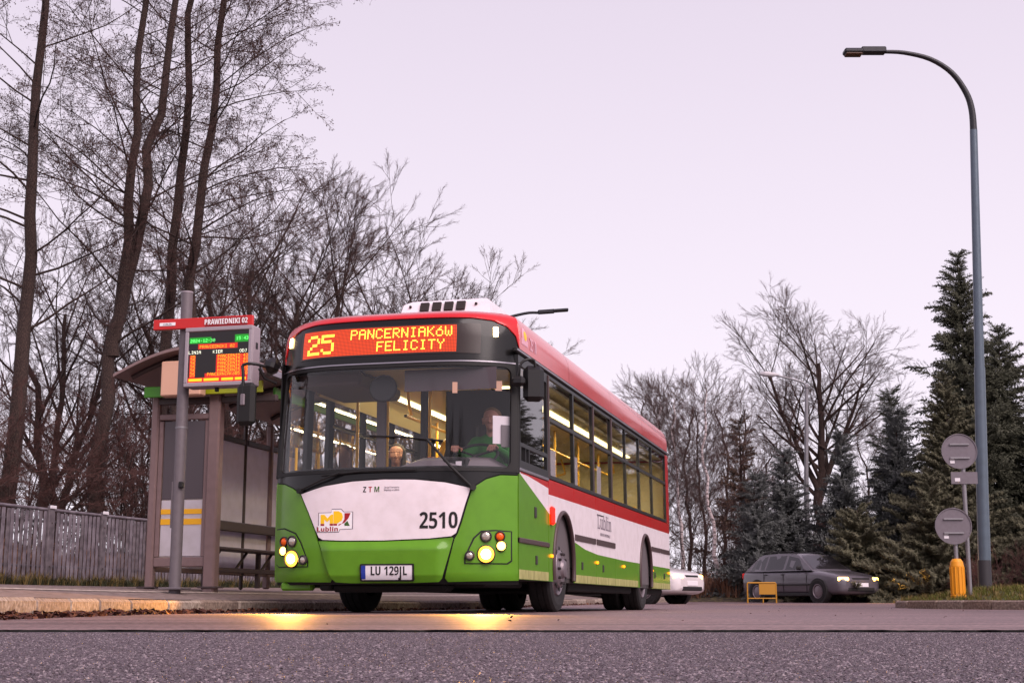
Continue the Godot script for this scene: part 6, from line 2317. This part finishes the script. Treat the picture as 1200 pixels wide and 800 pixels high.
func car(label: String, at: Vector3, turn: float, body_mat: Material, lit: float) -> void:
	var c = thing("car", label, "car", at, turn)
	var rows = []
	for q in [[-2.16, 0.60, 0.40, 0.80], [-2.13, 0.76, 0.30, 0.90], [-2.0, 0.83, 0.24, 0.955], [-1.4, 0.865, 0.2, 0.96], [0.0, 0.87, 0.19, 0.94], [0.9, 0.868, 0.19, 0.925], [1.3, 0.86, 0.2, 0.885], [1.75, 0.83, 0.2, 0.815], [2.0, 0.78, 0.22, 0.75], [2.12, 0.70, 0.26, 0.69], [2.16, 0.58, 0.34, 0.62]]:
		rows.append(ring_of(q[0], q[1], q[2], q[3]))
	var mb = MB.new()
	mb.grid(rows)
	for e in [0, rows.size() - 1]:
		var cen = Vector3(0, 0.55, rows[e][0].z)
		for k in 20:
			if e == 0:
				mb.tri(cen, rows[e][k + 1], rows[e][k])
			else:
				mb.tri(cen, rows[e][k], rows[e][k + 1])
	put("body", mb, body_mat, c)
	# cabin: rows of half-width and height along z
	var cab = MB.new()
	var top = []
	for q in [[1.02, 0.91, 0.76], [0.26, 1.385, 0.60], [-0.1, 1.43, 0.60], [-0.6, 1.45, 0.60], [-1.3, 1.425, 0.585], [-1.5, 1.38, 0.57], [-2.05, 0.94, 0.72]]:
		var r = []
		for k in 9:
			var t = -1.0 + 2.0 * k / 8.0
			r.append(Vector3(q[2] * t, q[1] - 0.03 * t * t, q[0]))
		top.append(r)
	cab.grid(top)
	var lowr = [[1.02, 0.82], [0.26, 0.835], [-0.1, 0.835], [-0.6, 0.835], [-1.3, 0.83], [-1.5, 0.82], [-2.05, 0.76]]
	for sg in [-1, 1]:
		var ra = []
		var rb = []
		for i in 7:
			ra.append(Vector3(lowr[i][1] * sg, 0.90, lowr[i][0]))
			rb.append(top[i][8 if sg > 0 else 0])
		if sg > 0:
			ra.reverse()
			rb.reverse()
			cab.grid([ra, rb], false)
			ra.reverse()
			rb.reverse()
		else:
			cab.grid([ra, rb], false)
		# side windows, a hand's breadth inside the frames and slightly proud
		for w in [[0.72, -0.10], [-0.20, -0.98], [-1.06, -1.72]]:
			var g = MB.new()
			var pt = func(z: float, f: float) -> Vector3:
				var i = 0
				while i < 5 and z < lowr[i + 1][0]:
					i += 1
				var t = (lowr[i][0] - z) / (lowr[i][0] - lowr[i + 1][0])
				return ra[i].lerp(ra[i + 1], t).lerp(rb[i].lerp(rb[i + 1], t), f) + Vector3(0.006 * sg, 0.003, 0)
			var a = pt.call(w[0], 0.08)
			var b = pt.call(w[1], 0.08)
			var cc = pt.call(w[1] + (0.12 if w[1] < -1.2 else 0.0), 0.88)
			var d = pt.call(minf(w[0], 0.34) if w[0] > 0.3 else w[0], 0.88)
			if sg > 0:
				g.quad(a, b, cc, d)
			else:
				g.quad(b, a, d, cc)
			put("side_window", g, M.car_glass, c)
	put("cabin", cab, body_mat, c)
	var ws = MB.new()
	ws.quad(Vector3(-0.70, 0.95, 0.972), Vector3(0.70, 0.95, 0.972), Vector3(0.55, 1.355, 0.325), Vector3(-0.55, 1.355, 0.325))
	put("windscreen", ws, M.car_glass, c)
	var rw = MB.new()
	rw.quad(Vector3(0.62, 1.0, -1.99), Vector3(-0.62, 1.0, -1.99), Vector3(-0.5, 1.34, -1.565), Vector3(0.5, 1.34, -1.565))
	put("rear_window", rw, M.car_glass, c)
	for sg in [-1.0, 1.0]:
		for z in [1.32, -1.34]:
			var w = part("wheel", c)
			var x = facing(Vector3(0.87 * sg, 0.31, z), Vector3(sg, 0, 0))
			var ar = MB.new()
			ar.lathe([Vector2(0.365, -0.2), Vector2(0.365, 0.003), Vector2(0.30, 0.003), Vector2(0.0, -0.02)], x, 28)
			put("wheel_arch", ar, M.car_plastic, w)
			var ty = MB.new()
			ty.lathe([Vector2(0.2, -0.19), Vector2(0.30, -0.19), Vector2(0.312, -0.16), Vector2(0.312, -0.01), Vector2(0.295, 0.012), Vector2(0.22, 0.016), Vector2(0.2, 0.008)], x, 28)
			put("tyre", ty, M.rubber, w)
			var rm = MB.new()
			rm.lathe([Vector2(0.21, 0.008), Vector2(0.19, 0.014), Vector2(0.17, -0.01), Vector2(0.08, 0.004), Vector2(0.0, 0.01)], x, 24)
			put("rim", rm, M.rim_grey, w)
		var hl = put("headlight", rbox(Vector3(0.60 * sg, 0.635, 2.075), Vector3(0.32, 0.12, 0.10), 0.03, Basis(Vector3.UP, 0.42 * sg)), M.car_light_glow if lit > 0.0 else M.lens_clear, c)
		hl.name = "headlight"
		if lit > 0.0:
			lamp_glow(c, "headlight_beam", Vector3(0.61 * sg, 0.63, 2.18), Vector3(0, -0.03, 1), lit, 36.0, 0.06, Color(1.0, 0.72, 0.34))
		put("door_mirror", rbox(Vector3(0.93 * sg, 0.98, 0.62), Vector3(0.18, 0.13, 0.10), 0.04), M.car_plastic, c)
		put("door_handle", rbox(Vector3(0.872 * sg, 0.80, -0.18), Vector3(0.02, 0.025, 0.15), 0.008), M.car_plastic, c)
		put("sill", rbox(Vector3(0.845 * sg, 0.22, 0.0), Vector3(0.06, 0.09, 2.1), 0.02), M.car_plastic, c)
		put("tail_light", rbox(Vector3(0.70 * sg, 0.78, -2.10), Vector3(0.2, 0.18, 0.08), 0.03), M.lens_red, c)
		for dz in [0.86, -0.15, -1.02]:
			put("door_line", rbox(Vector3(0.868 * sg, 0.57, dz), Vector3(0.012, 0.62, 0.010), 0.0), M.car_plastic, c)
		put("rub_strip", rbox(Vector3(0.872 * sg, 0.50, 0.0), Vector3(0.02, 0.045, 2.0), 0.008), M.car_plastic, c)
		put("roof_rail", bent([Vector3(0.53 * sg, 1.40, 0.1), Vector3(0.53 * sg, 1.465, -0.05), Vector3(0.53 * sg, 1.475, -1.25), Vector3(0.52 * sg, 1.40, -1.4)], 0.016, 6), M.car_plastic, c)
		put("door_handle", rbox(Vector3(0.872 * sg, 0.80, -0.92), Vector3(0.02, 0.025, 0.14), 0.008), M.car_plastic, c)
	put("grille", rbox(Vector3(0, 0.63, 2.125), Vector3(0.66, 0.10, 0.06), 0.02), M.car_plastic, c)
	put("air_intake", rbox(Vector3(0, 0.36, 2.14), Vector3(1.0, 0.11, 0.06), 0.02), M.car_plastic, c)
	put("number_plate", rbox(Vector3(0, 0.48, 2.165), Vector3(0.52, 0.11, 0.02), 0.005), M.plate_white, c)


func build_cars() -> void:
	var p = Vector3(8.75, 0, -42.4)
	p.y = road_y(p) + 0.01
	car("silver-grey estate car with lit headlights driving past the conifers", p, 0.52, M.car_silver, 4.0)
	p = Vector3(2.62, 0, -36.3)
	p.y = road_y(p) + 0.01
	car("white car with lit headlights half hidden behind the bus", p, 0.96, M.car_white, 4.0)
	p = Vector3(6.85, 0, -39.5)
	p.y = road_y(p)
	var r = thing("yellow_railing", "low yellow tubular railing with a yellow board at the roadside", "railing", p)
	put("frame", bent([Vector3(-0.45, 0, 0), Vector3(-0.45, 0.56, 0), Vector3(-0.43, 0.58, 0), Vector3(0.40, 0.58, 0), Vector3(0.42, 0.56, 0), Vector3(0.42, 0, 0)], 0.024, 8), M.yellow_paint, r)
	put("rail", rod(Vector3(-0.45, 0.14, 0), Vector3(0.42, 0.14, 0), 0.018, 8), M.yellow_paint, r)
	put("post", rod(Vector3(0.02, 0.0, 0), Vector3(0.02, 0.14, 0), 0.018, 8), M.yellow_paint, r)
	put("board", rbox(Vector3(0.15, 0.40, 0.03), Vector3(0.50, 0.30, 0.012), 0.003), M.yellow_paint, r)
	r.scale = Vector3(0.9, 0.95, 1)


# ---------------------------------------------------------------- small plants and litter

func tuft_mesh(sd: int, blades: int, h: float, lean: float) -> ArrayMesh:
	var rng = RandomNumberGenerator.new()
	rng.seed = sd
	var mb = MB.new()
	for k in blades:
		var az = rng.randf() * TAU
		var o = Vector3(cos(az), 0, sin(az)) * rng.randf_range(0.0, 0.03)
		var d = Vector3(cos(az), 0, sin(az)) * lean * rng.randf_range(0.3, 1.2)
		var w = Vector3(-sin(az), 0, cos(az)) * 0.0035
		var hh = h * rng.randf_range(0.5, 1.1)
		var m = o + d * 0.4 * hh + Vector3(0, hh * 0.6, 0)
		var e = o + d * hh + Vector3(0, hh, 0)
		mb.quad(o - w, o + w, m + w * 0.8, m - w * 0.8)
		mb.tri(m - w * 0.8, m + w * 0.8, e)
	return mb.mesh()


func stuff(called: String, label: String, category: String, m: Mesh, mt: Material, places: Array) -> void:
	var o = many(numbered(called), m, mt, places, self)
	tag(o, label, category)


func build_small_plants() -> void:
	var rng = RandomNumberGenerator.new()
	rng.seed = 99
	var ol = island_outline()
	var a = []
	var b = []
	for k in 9000:
		var p = Vector2(rng.randf_range(6.9, 15.0), rng.randf_range(-30.0, -18.0))
		if not Geometry2D.is_point_in_polygon(p, ol):
			continue
		var s = rng.randf_range(0.6, 1.3)
		var x = Transform3D(Basis(Vector3.UP, rng.randf() * TAU).scaled(Vector3(s, s, s)), Vector3(p.x, island_y(p) - 0.005, p.y))
		if rng.randf() < 0.68:
			a.append(x)
		else:
			b.append(x)
	stuff("grass", "short green grass growing on the traffic island", "grass", tuft_mesh(1, 14, 0.10, 0.6), M.grass_blade, a)
	stuff("dry_grass", "dry yellow grass blades among the grass on the traffic island", "grass", tuft_mesh(2, 12, 0.12, 0.8), M.grass_dry, b)
	a = []
	b = []
	for k in 1500:
		var z = -2.0 - pow(rng.randf(), 1.2) * 17.0
		var p = bus_to_world(Vector3(-7.42 + absf(rng.randfn()) * 0.10, 0, z))
		var s = rng.randf_range(0.5, 1.5)
		p.y = pave_y(p) - 0.01
		var x = Transform3D(Basis(Vector3.UP, rng.randf() * TAU).scaled(Vector3(s, s, s)), p)
		if rng.randf() < 0.7:
			a.append(x)
		else:
			b.append(x)
	stuff("weeds", "green weeds along the foot of the slat fence", "weeds", tuft_mesh(3, 12, 0.13, 0.9), M.weed, a)
	stuff("dry_weeds", "dry stalks along the foot of the slat fence", "weeds", tuft_mesh(4, 9, 0.16, 0.6), M.grass_dry, b)
	# fallen leaves in the gutter
	var leaf = MB.new()
	leaf.grid([[Vector3(0, 0, -0.03), Vector3(0.001, 0.001, -0.03)], [Vector3(-0.018, 0.010, -0.01), Vector3(0.02, 0.006, -0.008)], [Vector3(-0.016, 0.012, 0.01), Vector3(0.018, 0.014, 0.012)], [Vector3(-0.001, 0.004, 0.034), Vector3(0.001, 0.004, 0.034)]], false)
	var lm = leaf.mesh()
	a = []
	b = []
	for k in 2600:
		var i = rng.randi_range(15, KL.size() - 12)
		var q: Vector3 = KL[i].lerp(KL[i + 1], rng.randf())
		var d = (KL[i + 1] - KL[i]).normalized()
		var out = -Vector3.UP.cross(d)
		var clump = 0.5 + 0.5 * land_noise.get_noise_2d(q.x * 14.0, q.z * 14.0)
		if rng.randf() > clump * 1.5:
			continue
		var w = absf(rng.randfn()) * 0.09 * clump
		q += out * (0.01 + w)
		q.y = road_y(q) + 0.008 + rng.randf() * maxf(0.0, 0.05 - w * 0.4) * clump
		var s = rng.randf_range(0.5, 1.15)
		var x = Transform3D(Basis.from_euler(Vector3(rng.randfn() * 0.5, rng.randf() * TAU, rng.randfn() * 0.5)).scaled(Vector3(s, s, s)), q)
		if rng.randf() < 0.72:
			a.append(x)
		else:
			b.append(x)
	for k in 130:
		var q = Vector3(rng.randf_range(-6, 10), 0, rng.randf_range(-26, -5))
		if q.x < -2.4:
			continue
		q.y = road_y(q) + 0.008
		var s = rng.randf_range(0.15, 0.5)
		a.append(Transform3D(Basis.from_euler(Vector3(rng.randfn() * 0.3, rng.randf() * TAU, rng.randfn() * 0.3)).scaled(Vector3(s, s, s)), q))
	stuff("fallen_leaves", "dark fallen leaves gathered in the gutter along the kerb", "leaves", lm, M.leaf_litter, a)
	stuff("pale_leaves", "paler dry leaves among the fallen leaves along the kerb", "leaves", lm, M.leaf_litter_pale, b)
	# leaf litter and dead stalks on the bank behind the fence
	a = []
	for k in 2500:
		var p = bus_to_world(Vector3(-7.75 - pow(rng.randf(), 1.5) * 6.0, 0, -2.0 - rng.randf() * 22.0))
		p.y = land_y(p) - 0.02
		var s = rng.randf_range(1.5, 4.0)
		a.append(Transform3D(Basis(Vector3.UP, rng.randf() * TAU).scaled(Vector3(s, s, s)), p))
	for k in 2500:
		var p = Vector3(rng.randf_range(4.0, 24.0), 0, rng.randf_range(-52.0, -46.5))
		p.y = land_y(p) - 0.02
		var s = rng.randf_range(1.5, 4.5)
		a.append(Transform3D(Basis(Vector3.UP, rng.randf() * TAU).scaled(Vector3(s, s, s)), p))
	stuff("dead_stalks", "brown dead stalks covering the banks under the trees", "undergrowth", tuft_mesh(6, 12, 0.2, 0.7), M.dry_stem, a)
	# stone grains standing out of the near asphalt
	var peb = MB.new()
	cone_blob(peb, Vector3.ZERO, 1.0)
	var pm = peb.mesh()
	var tones = [[], [], []]
	for k in 230000:
		var z = -1.25 - 3.33 * pow(rng.randf(), 0.85)
		var x = rng.randf_range(-1.0, 1.0) * (0.75 - z * 0.42)
		if z < joint_z(x) + 0.01:
			continue
		var r = rng.randf_range(0.0014, 0.0036)
		var bs = Basis.from_euler(Vector3(rng.randf() * TAU, rng.randf() * TAU, 0)).scaled(Vector3(r, r * rng.randf_range(0.35, 0.6), r))
		tones[mini(2, int(absf(rng.randfn()) * 1.3))].append(Transform3D(bs, Vector3(x, 0.0002, z)))
	for k in 3:
		stuff("asphalt_grains", ["dark", "grey", "pale"][k] + " stone grains standing out of the near asphalt", "stones", pm, M["grain_%d" % k], tones[k])
